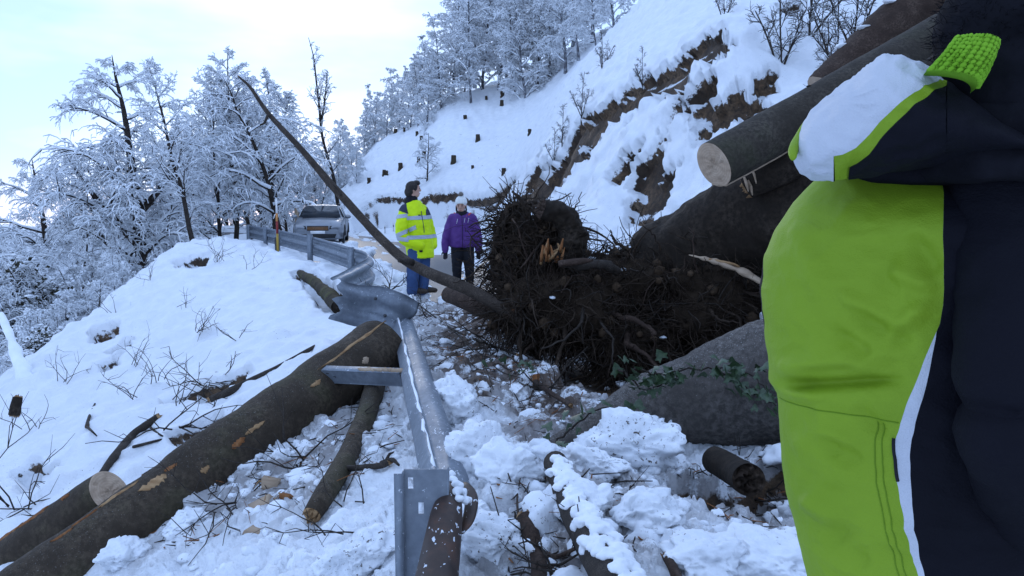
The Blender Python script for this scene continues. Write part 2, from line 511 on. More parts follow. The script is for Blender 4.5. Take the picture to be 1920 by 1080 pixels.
    rock[k] = 0.10 * fbm(pk * 1.6 + 2, 4) + 0.035 * fbm(pk * np.array((7.0, 7.0, 4.0)), 3) + 0.10 * (worley2(pk[:, 0] / .45 + .3 * pk[:, 2], (pk[:, 1] * .35 + pk[:, 2] * 1.3) / .45, 3)[0] - .4)
    disp = disp * (1 - soil) + soil * (rock - inset)
    # dirty hollow where the big trunks pressed in
    return disp, soil, dirt

def make_ground():
    A, Rr = terrain_grid()
    x = (Rr * np.sin(A)).ravel(); y = (Rr * np.cos(A)).ravel()
    z = H0(x, y)
    Z = z.reshape(A.shape)
    zr = np.gradient(Z, Rr[:, 0], axis=0); za = np.gradient(Z, A[0], axis=1) / Rr
    gx = (zr * np.sin(A) + za * np.cos(A)).ravel(); gy = (zr * np.cos(A) - za * np.sin(A)).ravel()
    nrm = np.stack([-gx, -gy, np.ones_like(gx)], -1); nrm /= np.linalg.norm(nrm, axis=1)[:, None]
    disp, soil, dirt = surface_detail(x, y, z, nrm)
    P = np.stack([x, y, z], -1) + nrm * disp[:, None]
    nr, na = A.shape
    i = np.arange(nr - 1)[:, None] * na; j = np.arange(na - 1)[None]
    q = np.stack([i + j, i + j + 1, i + na + j + 1, i + na + j], -1).reshape(-1, 4)[:, ::-1]
    cx, cy = x[q].mean(1), y[q].mean(1)
    # three pieces of setting: the wooded hill, the road shoulder with its debris, the downhill side
    hill = sd_poly(cx, cy, np.vstack([FOOT_XY[1:], [(-60, 60), (-60, 300), (300, 300), (300, -40), (1.6, -40), (1.6, 6)]])) < 0
    down = sd_poly(cx, cy, np.vstack([RAIL_XY, [(-40, 42), (-400, 60), (-400, -60), (-.25, -60)]])) < 0
    down &= ~hill
    plat = ~hill & ~down
    out = []
    for nm, mask in (('hillside', hill), ('road_shoulder', plat), ('downhill_slope', down)):
        qq = q[mask]
        u, inv = np.unique(qq, return_inverse=True)
        mb = MB(); mb.add(P[u], inv.reshape(-1, 4))
        o = mb.build(nm, MAT['ground'])
        for an, arr in (('soil', soil), ('dirt', dirt)):
            at_ = o.data.attributes.new(an, 'FLOAT', 'POINT'); at_.data.foreach_set('value', arr[u].astype(np.float32))
        tag(o, kind='structure'); out.append(o)
    return P, soil

def ground_material():
    m, nt, b = new_mat('ground', 0.75, 0.25)
    asoil = N(nt, 'ShaderNodeAttribute', attribute_name='soil'); adirt = N(nt, 'ShaderNodeAttribute', attribute_name='dirt')
    # snow with faint unevenness and dirt crumbs
    n1 = tex_noise(nt, 3.0, 5, 0.6)
    snow = ramp(nt, n1, [(0.3, (.72, .75, .79)), (0.7, (.83, .85, .88))])
    n2 = tex_noise(nt, 46.0, 3, 0.7)
    crumbs = ramp(nt, n2, [(0.665, (0, 0, 0)), (0.70, (1, 1, 1))])
    n2b = tex_noise(nt, 6.0, 6, 0.7)
    stain = ramp(nt, n2b, [(0.40, (0, 0, 0)), (0.50, (1, 1, 1))])
    snow_d = mixc(nt, stain, snow, (.11, .082, .066))
    n2c = tex_noise(nt, 30.0, 4, 0.75)
    crumbs2 = ramp(nt, n2c, [(0.56, (0, 0, 0)), (0.62, (1, 1, 1))])
    snow_d = mixc(nt, crumbs2, snow_d, (.045, .032, .025))
    dirty = mixc(nt, adirt.outputs['Fac'], snow, snow_d)
    # a few bits of litter everywhere
    nb = tex_noise(nt, 1.1, 2, 0.5)
    lit = N(nt, 'ShaderNodeMath', operation='MULTIPLY')
    nt.links.new(crumbs, lit.inputs[0]); nt.links.new(ramp(nt, nb, [(0.45, (0, 0, 0)), (0.6, (1, 1, 1))]), lit.inputs[1])
    dirty = mixc(nt, lit.outputs[0], dirty, (.06, .045, .035))
    # brush tips and stones showing through on the far slope
    tcf = nt.nodes.new('ShaderNodeTexCoord'); sf = nt.nodes.new('ShaderNodeSeparateXYZ'); nt.links.new(tcf.outputs['Object'], sf.inputs[0])
    yf = N(nt, 'ShaderNodeMapRange'); nt.links.new(sf.outputs['Y'], yf.inputs['Value']); yf.inputs['From Min'].default_value = 34; yf.inputs['From Max'].default_value = 44
    nf = tex_noise(nt, 3.2, 4, .7); nf2 = tex_noise(nt, .35, 2, .5)
    m1 = N(nt, 'ShaderNodeMath', operation='MULTIPLY'); nt.links.new(ramp(nt, nf, [(.655, (0, 0, 0)), (.70, (.8, .8, .8))]), m1.inputs[0]); nt.links.new(yf.outputs[0], m1.inputs[1])
    m2 = N(nt, 'ShaderNodeMath', operation='MULTIPLY'); nt.links.new(m1.outputs[0], m2.inputs[0]); nt.links.new(ramp(nt, nf2, [(.38, (0, 0, 0)), (.55, (1, 1, 1))]), m2.inputs[1])
    dirty = mixc(nt, m2.outputs[0], dirty, (.10, .085, .075))
    # earth and rock
    n3 = tex_noise(nt, 1.3, 6, 0.65)
    n4 = tex_noise(nt, 14.0, 5, 0.7)
    earth = ramp(nt, n3, [(0.25, (.016, .010, .007)), (0.45, (.058, .035, .021)), (0.58, (.16, .10, .058)), (0.75, (.26, .20, .14))])
    earth = mixc(nt, ramp(nt, n4, [(0.35, (1, 1, 1)), (0.65, (0, 0, 0))]), earth, (.03, .022, .016))
    geo = nt.nodes.new('ShaderNodeNewGeometry'); sep = nt.nodes.new('ShaderNodeSeparateXYZ')
    nt.links.new(geo.outputs['Normal'], sep.inputs[0])
    # snow caught on the level ledges of the bare earth
    ledge = N(nt, 'ShaderNodeMath', operation='MULTIPLY_ADD'); nt.links.new(n4, ledge.inputs[0]); ledge.inputs[1].default_value = 0.5
    nt.links.new(sep.outputs['Z'], ledge.inputs[2])
    led = ramp(nt, ledge.outputs[0], [(0.93, (0, 0, 0)), (0.99, (1, 1, 1))])
    inv_ = N(nt, 'ShaderNodeMath', operation='SUBTRACT'); inv_.inputs[0].default_value = 1.0; nt.links.new(adirt.outputs['Fac'], inv_.inputs[1])
    led2 = N(nt, 'ShaderNodeMath', operation='MULTIPLY'); nt.links.new(led, led2.inputs[0]); nt.links.new(inv_.outputs[0], led2.inputs[1])
    earth = mixc(nt, led2.outputs[0], earth, (.66, .69, .73))
    n5 = tex_noise(nt, 9.0, 4, 0.65)
    edge = N(nt, 'ShaderNodeMath', operation='MULTIPLY_ADD'); nt.links.new(n5, edge.inputs[0]); edge.inputs[1].default_value = 0.9
    nt.links.new(asoil.outputs['Fac'], edge.inputs[2])
    em = ramp(nt, edge.outputs[0], [(0.85, (0, 0, 0)), (0.95, (1, 1, 1))])
    col = mixc(nt, em, dirty, earth)
    nt.links.new(col, b.inputs['Base Color'])
    hsum = N(nt, 'ShaderNodeMath', operation='MULTIPLY_ADD'); nt.links.new(n4, hsum.inputs[0]); hsum.inputs[1].default_value = 0.6
    nt.links.new(n2c, hsum.inputs[2])
    bump(nt, b, hsum.outputs[0], 0.7, 0.03)
ground_material()
GROUND_P, GROUND_SOIL = make_ground()
# ================================================================ snow-laden trees
simple('bark_dark', [(0.3, (.016, .013, .012)), (0.7, (.06, .048, .040))], 9, 5, 0.9, 0.15, bstr=0.4)
simple('bark_frost', [(0.3, (.05, .048, .05)), (0.5, (.12, .12, .135)), (0.7, (.45, .48, .52))], 4, 5, 0.9, 0.15, bstr=0.3)
simple('twig', [(0.3, (.02, .016, .015)), (0.7, (.055, .045, .04))], 5, 3, 0.9, 0.15, bstr=0)
simple('tree_snow', [(0.3, (.74, .77, .81)), (0.7, (.86, .88, .90))], 3, 3, 0.8, 0.2, bstr=0)
simple('evergreen_leaf', [(0.3, (.025, .026, .018)), (0.7, (.06, .055, .035))], 5, 3, 0.7, 0.2, bstr=0)

def _norm(v):
    return v / (np.linalg.norm(v) + 1e-9)

class TreeGen:
    def __init__(self, seed, height=9.0, r0=0.16, spread=3.2, start=0.25, n1=20, n2=9, n3=6, n4=2, lean=(0, 0), droop=0.9,
                 snow=1.0, up=0.55, fork=None, wig=0.05, bare=False, tilt=60):
        self.g = np.random.default_rng(seed)
        self.trunk, self.twig, self.snow = MB(), MB(), MB()
        self.sn, self.droop, self.spread, self.tilt, self.up = snow, droop, spread, tilt, up
        g = self.g
        k = 12
        t = np.linspace(0, 1, k)
        path = np.zeros((k, 3))
        path[:, 2] = t * height - 0.35 * (1 - t) - 0.0
        w = np.cumsum(g.normal(0, wig, (k, 2)), 0) * height / 9
        path[:, 0] = lean[0] * t ** 1.4 * height + w[:, 0] - w[0, 0]
        path[:, 1] = lean[1] * t ** 1.4 * height + w[:, 1] - w[0, 1]
        path = spline(path, 26)
        rad = r0 * (1 - np.linspace(0, 1, 26)) ** 0.8 + 0.012
        rad[:3] *= np.array((1.45, 1.2, 1.06))
        self.limb(path, rad, 8, self.trunk)
        stems = [(path, rad, start, n1, spread)]
        for (ft, ang, dirn, ln) in (fork or []):
            i = int(ft * 25); p = path[i]
            d = np.array((math.cos(dirn) * math.sin(ang), math.sin(dirn) * math.sin(ang), math.cos(ang)))
            q = self.curve(p, d, ln, 12, 0.25, 0.06)
            rr = rad[i] * 0.72 * (1 - np.linspace(0, 1, 12)) ** 0.8 + 0.012
            self.limb(q, rr, 7, self.trunk)
            stems.append((q, rr, 0.2, max(6, int(n1 * 0.55)), spread * 0.8))
        for (pa, ra, st, n, sp) in stems:
            m = len(pa)
            az = g.uniform(0, 6.28)
            for b in range(n):
                t = st + (1 - st) * (b + g.uniform(0, 1)) / n
                i = min(m - 2, int(t * (m - 1)))
                az += 2.4 + g.normal(0, 0.5)
                ln = sp * (0.35 + 0.75 * math.sin(math.pi * min(1, (t - st) / (1 - st) * 0.75 + 0.22))) * g.uniform(0.7, 1.2) * (1 - 0.45 * (t - st) / (1 - st))
                self.branch(pa[i], ra[i], az, ln, 1, (n2, n3, n4))
    def curve(self, p, d, ln, k, rise, wob, sag=0.0):
        g = self.g
        pts = [np.array(p, float)]; d = _norm(np.array(d, float))
        for i in range(k - 1):
            f = i / (k - 1)
            d = _norm(d + np.array((g.normal(0, wob), g.normal(0, wob), g.normal(0, wob * .6) + (rise * (1 - f) - sag * f * 1.6) * 1.3 / k)))
            pts.append(pts[-1] + d * ln / (k - 1))
        return np.array(pts)
    def limb(self, pts, rad, sides, mb):
        mb.tube(pts, rad, sides, caps=False)
        self.cover(pts, rad)
    def cover(self, pts, rad):
        """snow lying along the upper side"""
        if self.sn <= 0: return
        tan = np.gradient(pts, axis=0); tan /= np.linalg.norm(tan, axis=1)[:, None] + 1e-9
        flat = np.sqrt(np.clip(1 - tan[:, 2] ** 2, 0, 1))
        rs = (0.011 + 0.5 * np.minimum(rad, 0.05)) * self.sn * np.clip(flat * 1.25 - 0.12, 0.0, 1) * self.g.uniform(0.55, 1.35, len(pts))
        if rs.max() < 0.004: return
        off = np.zeros_like(pts); off[:, 2] = rad * 0.75 + rs * 0.45
        side = np.cross(tan, (0, 0, 1.0)); 
        self.snow.tube(pts + off, np.maximum(rs, 0.001), 4 if rad.max() > 0.03 else 3, caps=False, phase=0.5)
    def branch(self, p, r, az, ln, lv, ns):
        g = self.g
        a = R(self.tilt + g.normal(0, 10)) if lv == 1 else R(g.uniform(35, 75))
        d = np.array((math.cos(az) * math.sin(a), math.sin(az) * math.sin(a), math.cos(a)))
        k = 8
        q = self.curve(p, d, ln, k, self.up, 0.10, self.droop)
        r1 = min(r * 0.55, 0.012 + ln * 0.016)
        self.limb(q, np.linspace(r1, 0.006, k), 5, self.twig if r1 < .03 else self.trunk)
        n2, n3, n4 = ns
        for i2 in range(n2):
            t = 0.18 + 0.8 * (i2 + g.uniform(0, 1)) / n2
            i = min(k - 2, int(t * (k - 1))); tan = _norm(q[i + 1] - q[i])
            s = _norm(np.cross(tan, g.normal(size=3)))
            d2 = _norm(tan * 0.75 + s * 0.75 + np.array((0, 0, 0.1)))
            l2 = ln * g.uniform(0.28, 0.5) * (1.1 - 0.5 * t)
            q2 = self.curve(q[i] + (q[i + 1] - q[i]) * g.uniform(), d2, l2, 5, self.up * .3, 0.13, self.droop * 1.1)
            self.limb(q2, np.linspace(max(.009, r1 * .4), 0.005, 5), 4, self.twig)
            for i3 in range(n3):
                t3 = 0.15 + 0.85 * (i3 + g.uniform(0, 1)) / n3
                j = min(3, int(t3 * 4)); tan = _norm(q2[j + 1] - q2[j])
                d3 = _norm(tan * 0.8 + _norm(np.cross(tan, g.normal(size=3))) * 0.8)
                l3 = l2 * g.uniform(0.3, 0.6) + 0.08
                q3 = self.curve(q2[j] + (q2[j + 1] - q2[j]) * g.uniform(), d3, l3, 4, 0, 0.15, self.droop * 1.2)
                self.limb(q3, np.array((.0065, .006, .005, .004)), 3, self.twig)
                for i4 in range(n4):
                    j = g.integers(0, 3); tan = _norm(q3[j + 1] - q3[j])
                    d4 = _norm(tan * 0.7 + _norm(np.cross(tan, g.normal(size=3))) * 0.8)
                    q4 = self.curve(q3[j], d4, l3 * g.uniform(.4, .7), 3, 0, .1, self.droop)
                    self.limb(q4, np.array((.005, .004, .003)), 3, self.twig)
    def build(self, name, bark='bark_dark'):
        root = bpy.data.objects.new(name, None); C.objects.link(root)
        self.trunk.build('trunk', MAT[bark], root)
        cr = self.twig.build('crown', MAT['twig'], root)
        self.snow.build('snow', MAT['tree_snow'], cr)
        return root

def put(proto, used, x, y, label, group, cat='tree', z=None, s=1.0, rz=0.0, sz=1.0):
    o = proto if proto.name not in used else copy_tree(proto)
    used.add(proto.name)
    o.location = (x, y, h0(x, y) - 0.05 if z is None else z)
    o.rotation_euler = (0, 0, rz); o.scale = (s, s, s * sz)
    return tag(o, label, cat, group)
USED = set()

T_BIG = TreeGen(11, 10.5, 0.30, 4.4, 0.22, 22, 9, 6, 1, lean=(-.10, .02), droop=1.5, snow=2.1, up=.5, fork=[(.3, .8, 3.6, 4.5), (.42, .7, .4, 4.2), (.2, .9, 2.8, 4.0)], tilt=66).build('snowy_tree')
T_SLIM = TreeGen(12, 9.5, 0.12, 2.3, 0.3, 18, 8, 5, 1, lean=(-.20, .0), droop=.6, snow=1.8, up=.6, tilt=42).build('snowy_tree')
T_UP = TreeGen(13, 9.0, 0.11, 2.4, 0.25, 20, 8, 5, 1, lean=(-.04, .03), droop=.5, snow=1.8, up=.7, fork=[(.35, .35, 1.0, 5.5), (.5, .4, 3.9, 4.0)], tilt=40).build('snowy_tree')
T_ARCH = TreeGen(14, 8.0, 0.13, 3.0, 0.3, 18, 9, 6, 1, lean=(-.32, .02), droop=1.7, snow=2.3, up=.4, tilt=58).build('snowy_tree')
T_FROST = TreeGen(15, 9.0, 0.10, 2.3, 0.06, 28, 8, 6, 1, lean=(-.10, 0), droop=1.6, snow=2.9, up=.35, tilt=55).build('frosted_tree', 'bark_frost')
T_FROST2 = TreeGen(16, 9.5, 0.08, 2.0, 0.12, 27, 8, 6, 1, lean=(.13, .05), droop=1.4, snow=2.9, up=.5, tilt=50).build('frosted_tree', 'bark_frost')
T_POLE = TreeGen(17, 9.5, 0.095, 1.15, 0.38, 20, 4, 3, 0, lean=(-.13, 0), droop=.1, snow=1.2, up=.9, fork=[(.62, .2, 0.4, 2.6)], tilt=34, wig=.06).build('pole_tree')
T_SMALL = TreeGen(18, 3.2, 0.05, 1.3, 0.15, 14, 7, 4, 1, lean=(.02, 0), droop=.8, snow=1.6, up=.5, tilt=60).build('sapling')

def px_xy(px, Y):
    return (px - 960.0) / F_PX * Y

# --- the wood on the downhill side (left)
G_L = 'snow covered trees below the road'
put(T_BIG, USED, px_xy(268, 29), 29, 'big dark-trunked tree with broad drooping snowy crown above the left snow crest', G_L, rz=.2, z=-2.4, s=.88)
put(T_SLIM, USED, px_xy(368, 27), 27, 'slim dark tree leaning left just right of the big tree', G_L, z=-1.2, rz=-.1, s=.80)
put(T_ARCH, USED, px_xy(545, 33), 33, 'tree arching left over the far guardrail with thick snow on its stem', G_L, z=-1.2, s=1.0, rz=.15)
put(T_UP, USED, px_xy(440, 34), 34, 'upright many-stemmed snowy tree behind the start of the far guardrail', G_L, z=-1.5, rz=.6, s=1.05)
put(T_UP, USED, px_xy(520, 38), 38, 'upright fine-twigged snowy tree behind the orange marker pole', G_L, z=-1.3, rz=2.2, s=1.0)
put(T_POLE, USED, px_xy(652, 36), 36, 'tall thin nearly bare tree standing alone against the bright sky', G_L, z=-.6, rz=0.0, s=1.0)
k = 0
LT = 'dense snowy tree in the left wood seen behind nearer trees'
for (px, Y, z, s, pr, rz) in [(30, 36, -7, 1.0, 'A', .3), (95, 44, -7, 1.05, 'B', 1.2), (140, 35, -6.0, .86, 'A', 2.4), (185, 46, -7, 1.05, 'U', 3.0), (230, 42, -5, .85, 'U', 1.0), (310, 44, -4, .95, 'A', 4.1),
                       (330, 38, -3.2, .95, 'U', 5.2), (385, 42, -3, 1.05, 'U', .9), (410, 33, -2.2, .8, 'S', 2.0), (470, 45, -2.5, 1.0, 'A', 3.2), (480, 36, -2, .85, 'S', .2), (560, 47, -2, .9, 'U', 4.0),
                       (590, 44, -1.5, .62, 'U', 5.0), (610, 50, -1, .55, 'A', 1.4), (-60, 40, -8, 1.1, 'A', 5.5), (-20, 30, -8.5, 1.0, 'S', 1.5), (500, 52, -2, 1.0, 'B', .5), (350, 52, -4, 1.1, 'U', 2.8), (250, 55, -5, 1.15, 'A', .1), (430, 56, -3, 1.1, 'U', 1.7),
                       (180, 30, -5.5, .6, 'A', 1.1), (300, 33, -3.5, .6, 'U', 3.3), (640, 60, -1, .6, 'U', 2.2), (535, 42, -1.5, .7, 'S', 1.9), (60, 25, -6.2, .55, 'A', 2.2), (140, 27, -5.0, .5, 'A', .6), (215, 27, -3.6, .42, 'A', 3.9), (20, 22, -6.0, .5, 'A', 4.6), (100, 22, -5.2, .40, 'U', 1.0)]:
    put({'A': T_ARCH, 'B': T_BIG, 'U': T_UP, 'S': T_SLIM}[pr], USED, px_xy(px, Y), Y, LT, 'dense left wood', z=z, s=s, rz=rz)

# --- frosted wood on top of the far slope
G_R = 'frosted trees on the upper far slope'
fr = np.random.default_rng(40)
FT = 'frosted white tree in the wood along the top of the far slope'
for (px, py, Y, s, which) in [(800, 250, 60, .62, 0), (828, 205, 61, .85, 0), (882, 192, 60, 1.05, 1), (850, 170, 64, 1.1, 0), (905, 165, 64, 1.1, 0), (935, 160, 62, 1.15, 1), (965, 178, 59, 1.0, 1), (985, 196, 57, 1.0, 0), (1010, 165, 58, 1.05, 1),
                             (1030, 140, 58, 1.0, 0), (1060, 120, 54, .95, 0), (1085, 95, 50, .85, 1), (1110, 60, 46, .8, 0), (890, 150, 70, 1.2, 0), (950, 140, 70, 1.2, 1), (1000, 130, 68, 1.2, 0), (1045, 105, 62, 1.1, 1), (1075, 70, 58, 1.1, 0),
                             (915, 120, 76, 1.2, 0), (975, 105, 74, 1.2, 0), (1030, 80, 70, 1.2, 1), (1100, 30, 56, 1.0, 0), (1135, 20, 50, .9, 1), (1150, 50, 42, .6, 0), (1060, 40, 70, 1.1, 0), (870, 175, 66, 1.0, 1), (815, 225, 64, .8, 1), (1020, 60, 78, 1.2, 1), (940, 90, 82, 1.2, 0), (1120, 90, 44, .6, 1), (840, 190, 70, 1.0, 0)]:
    p = at(px, py, Y)
    put([T_FROST, T_FROST2][which], USED, p[0], Y, FT, G_R, z=p[2] - .3, s=s, rz=fr.uniform(0, 6.28), sz=fr.uniform(.9, 1.1))
# along the lower skyline
for (px, py, Y, s) in [(655, 335, 66, .55), (680, 310, 66, .58), (700, 290, 67, .62), (722, 270, 66, .55), (745, 252, 66, .62), (770, 240, 64, .62), (690, 330, 70, .7), (665, 350, 62, .5), (640, 360, 66, .5), (735, 275, 70, .8), (785, 235, 62, .6), (712, 300, 72, .75), (760, 255, 72, .8), (645, 350, 72, .7), (625, 375, 62, .5), (600, 380, 58, .55), (668, 365, 58, .42)]:
    p = at(px, py, Y)
    put([T_FROST, T_FROST2][int(fr.integers(2))], USED, p[0], Y, 'small frosted tree along the lower skyline of the far slope', 'small frosted trees on the skyline', z=p[2] - .3, s=s, rz=fr.uniform(0, 6.28))
p = at(800, 345, 50)
put(T_SMALL, USED, p[0], 50, 'lone snowy sapling on the open far slope above the woman and man', None, z=h0(p[0], 50), s=.95)

for (px, Y, z, s_, w_) in [(15, 21, -5.6, .42, 0), (70, 22, -5.2, .40, 1), (120, 23, -4.6, .36, 0), (165, 24, -4.0, .36, 1), (205, 25, -3.3, .32, 0), (45, 25, -5.6, .5, 1), (150, 27, -4.4, .46, 0), (-15, 26, -6.0, .55, 0), (100, 27, -5.0, .5, 1), (20, 17, -4.4, .3, 1), (235, 27, -3.0, .36, 0)]:
    put([T_FROST, T_ARCH][w_], USED, px_xy(px, Y), Y, 'low snow-bent sapling in the thicket below the left crest', 'thicket of saplings at the left', z=z, s=s_ * 1.15, rz=px * .7)
# --- snow-loaded evergreen bushes at the left edge
def evergreen(seed, w, h, n):
    g = np.random.default_rng(seed); leaf, snow_, wood = MB(), MB(), MB()
    for k in range(n):
        az = g.uniform(0, 6.28); el = g.uniform(.1, 1.45); ln = math.sqrt((w * math.cos(el)) ** 2 + (h * math.sin(el)) ** 2) * g.uniform(.65, 1.05)
        d = np.array((math.cos(az) * math.cos(el), math.sin(az) * math.cos(el), math.sin(el)))
        pts = [np.zeros(3)]; dd = d.copy()
        for i in range(8):
            dd = _norm(dd + np.array((g.normal(0, .1), g.normal(0, .1), -.09))); pts.append(pts[-1] + dd * ln / 8)
        pts = np.array(pts); wood.tube(pts, np.linspace(.03, .006, 9), 4, caps=False)
        for i in range(3, 9):
            for r_ in range(5):
                c = pts[i] + g.normal(0, .12, 3)
                if g.uniform() < .95:
                    v, f = ICO1; v = v * (1 + .5 * fbm(v * 2 + g.uniform(0, 99), 2)[:, None]); snow_.add(v * np.array((.13, .13, .055)) * g.uniform(.25, 1.0) * np.array((g.uniform(.6, 1.8), g.uniform(.6, 1.8), 1.0)) + c + np.array((0, 0, .05)), t=f)
                m = 2; o = c + g.normal(0, .09, (m, 3)) - np.array((0, 0, .05)); a, b = g.normal(0, .05, (m, 3)), g.normal(0, .05, (m, 3))
                V = np.stack([o - a, o + b, o + a, o - b], 1).reshape(-1, 3); leaf.add(V, np.arange(m * 4).reshape(-1, 4))
    root = bpy.data.objects.new('evergreen_bush', None); C.objects.link(root)
    wood.build('stems', MAT['bark_dark'], root); cr = leaf.build('leaves', MAT['evergreen_leaf'], root, smooth=False); snow_.build('snow', MAT['tree_snow'], cr)
    return root
EV = evergreen(5, 2.0, 2.6, 85)
for (px, py, Y, s_, lab) in [(40, 610, 27, .95, 'snow-loaded evergreen bush at the left edge behind the frosted saplings'), (95, 690, 18, .40, 'small brownish snow-loaded bush beside the snowy snag')]:
    p = at(px, py, Y); put(EV, USED, p[0], Y, lab, 'evergreen bushes at the left', 'bush', z=p[2], s=s_, rz=px * .1)
# ================================================================ ground lookup
_gA, _gR = terrain_grid()
_ga, _gr = _gA[0], _gR[:, 0]
_gz = GROUND_P[:, 2].reshape(_gA.shape)
def on(px, py, lift=0.0, y0=1.6, y1=45.0):
    """point of the finished snow surface seen at a pixel, raised by lift"""
    Y = np.exp(np.linspace(math.log(y0), math.log(y1), 700))
    P = np.array([at(px, py, y) for y in Y])
    a, r = np.arctan2(P[:, 0], P[:, 1]), np.hypot(P[:, 0], P[:, 1])
    i = np.clip(np.searchsorted(_gr, r), 0, len(_gr) - 1); j = np.clip(np.searchsorted(_ga, a), 0, len(_ga) - 1)
    k = int(np.argmax(_gz[i, j] + lift > P[:, 2]))
    return P[k]
def gz(x, y):
    """height of the finished snow surface"""
    a, r = math.atan2(x, y), math.hypot(x, y)
    i = int(np.clip(np.searchsorted(_gr, r), 0, len(_gr) - 1)); j = int(np.clip(np.searchsorted(_ga, a), 0, len(_ga) - 1))
    return float(_gz[i, j])

# ================================================================ materials of the objects
def mat_bark(name, dark, mid, light, moss=None, scale=5.0, stretch=(1, 1, 1), dust=0.0):
    m, nt, b = new_mat(name, 0.85, 0.2)
    f1 = tex_noise(nt, scale, 6, 0.65, stretch)
    c = ramp(nt, f1, [(0.28, dark), (0.5, mid), (0.75, light)])
    f2 = tex_noise(nt, scale * 9, 4, 0.7)
    c = mixc(nt, ramp(nt, f2, [(0.4, (1, 1, 1)), (0.6, (0, 0, 0))]), c, tuple(x * 0.55 for x in mid))
    if moss:
        f3 = tex_noise(nt, scale * 0.5, 4, 0.6)
        c = mixc(nt, ramp(nt, f3, [(0.5, (0, 0, 0)), (0.68, (.8, .8, .8))]), c, moss)
    if dust:
        # sawdust and crumbs of snow lying on the bark
        f4 = tex_noise(nt, 120.0, 3, 0.7)
        geo = nt.nodes.new('ShaderNodeNewGeometry'); sep = nt.nodes.new('ShaderNodeSeparateXYZ')
        nt.links.new(geo.outputs['Normal'], sep.inputs[0])
        a = N(nt, 'ShaderNodeMath', operation='MULTIPLY_ADD'); nt.links.new(sep.outputs['Z'], a.inputs[0]); a.inputs[1].default_value = dust
        nt.links.new(f4, a.inputs[2])
        c = mixc(nt, ramp(nt, a.outputs[0], [(0.70, (0, 0, 0)), (0.84, (.6, .6, .6))]), c, (.44, .43, .42))
    nt.links.new(c, b.inputs['Base Color'])
    h = N(nt, 'ShaderNodeMath', operation='MULTIPLY_ADD'); nt.links.new(f2, h.inputs[0]); h.inputs[1].default_value = 0.5; nt.links.new(f1, h.inputs[2])
    bump(nt, b, h.outputs[0], 0.55, 0.02)
    return m
mat_bark('bark_beech', (.022, .016, .011), (.066, .049, .034), (.125, .096, .070), moss=(.045, .042, .02), scale=3, dust=0.10)
mat_bark('bark_log', (.024, .019, .014), (.056, .046, .036), (.10, .085, .068), moss=(.034, .036, .018), scale=4, dust=0.06)
mat_bark('bark_mud', (.008, .006, .0045), (.028, .020, .014), (.066, .049, .036), scale=3, dust=0.0)
mat_bark('bark_brown', (.02, .012, .009), (.06, .038, .028), (.12, .085, .065), scale=7)
mat_bark('bark_grey', (.045, .038, .033), (.105, .092, .082), (.17, .152, .136), scale=3, dust=0.16)
mat_bark('bark_stick', (.018, .014, .012), (.05, .04, .033), (.10, .083, .07), scale=14)
mat_bark('root_dark', (.012, .008, .006), (.042, .028, .019), (.11, .076, .052), scale=6)
simple('wood_cut', [(0.3, (.30, .215, .145)), (0.7, (.46, .35, .25))], 6, 5, 0.8, 0.2, bstr=0.2, stretch=(1, 1, 6))
simple('wood_splinter', [(0.3, (.20, .105, .045)), (0.7, (.42, .27, .14))], 9, 5, 0.8, 0.2, bstr=0.5, stretch=(1, 1, 5))
simple('wood_orange', [(0.25, (.10, .035, .012)), (0.55, (.23, .095, .034)), (0.8, (.34, .19, .09))], 11, 5, 0.8, 0.2, bstr=0.5)
simple('earth_dark', [(0.3, (.012, .008, .0055)), (0.6, (.036, .025, .017)), (0.85, (.085, .060, .042))], 7, 6, 0.95, 0.1, bstr=1.0, bdist=.04)
simple('snow', [(0.3, (.72, .75, .79)), (0.7, (.83, .85, .88))], 6, 5, 0.75, 0.25, bstr=0.4, bdist=.02)
def mat_rings():
    m, nt, b = new_mat('cut_rings', 0.8, 0.2)
    tc = nt.nodes.new('ShaderNodeTexCoord')
    w = N(nt, 'ShaderNodeTexWave', Scale=16.0, Distortion=1.2, Detail=2.0); w.wave_type = 'RINGS'; w.rings_direction = 'Z'
    nt.links.new(tc.outputs['Object'], w.inputs['Vector'])
    c = ramp(nt, w.outputs['Fac'], [(0.0, (.46, .345, .25)), (1.0, (.55, .425, .315))])
    f = tex_noise(nt, 7, 5, .6)
    c = mixc(nt, ramp(nt, f, [(.35, (.7, .7, .7)), (.7, (0, 0, 0))]), c, (.38, .27, .185))
    nt.links.new(c, b.inputs['Base Color'])
    bump(nt, b, f, .2, .005)
mat_rings()
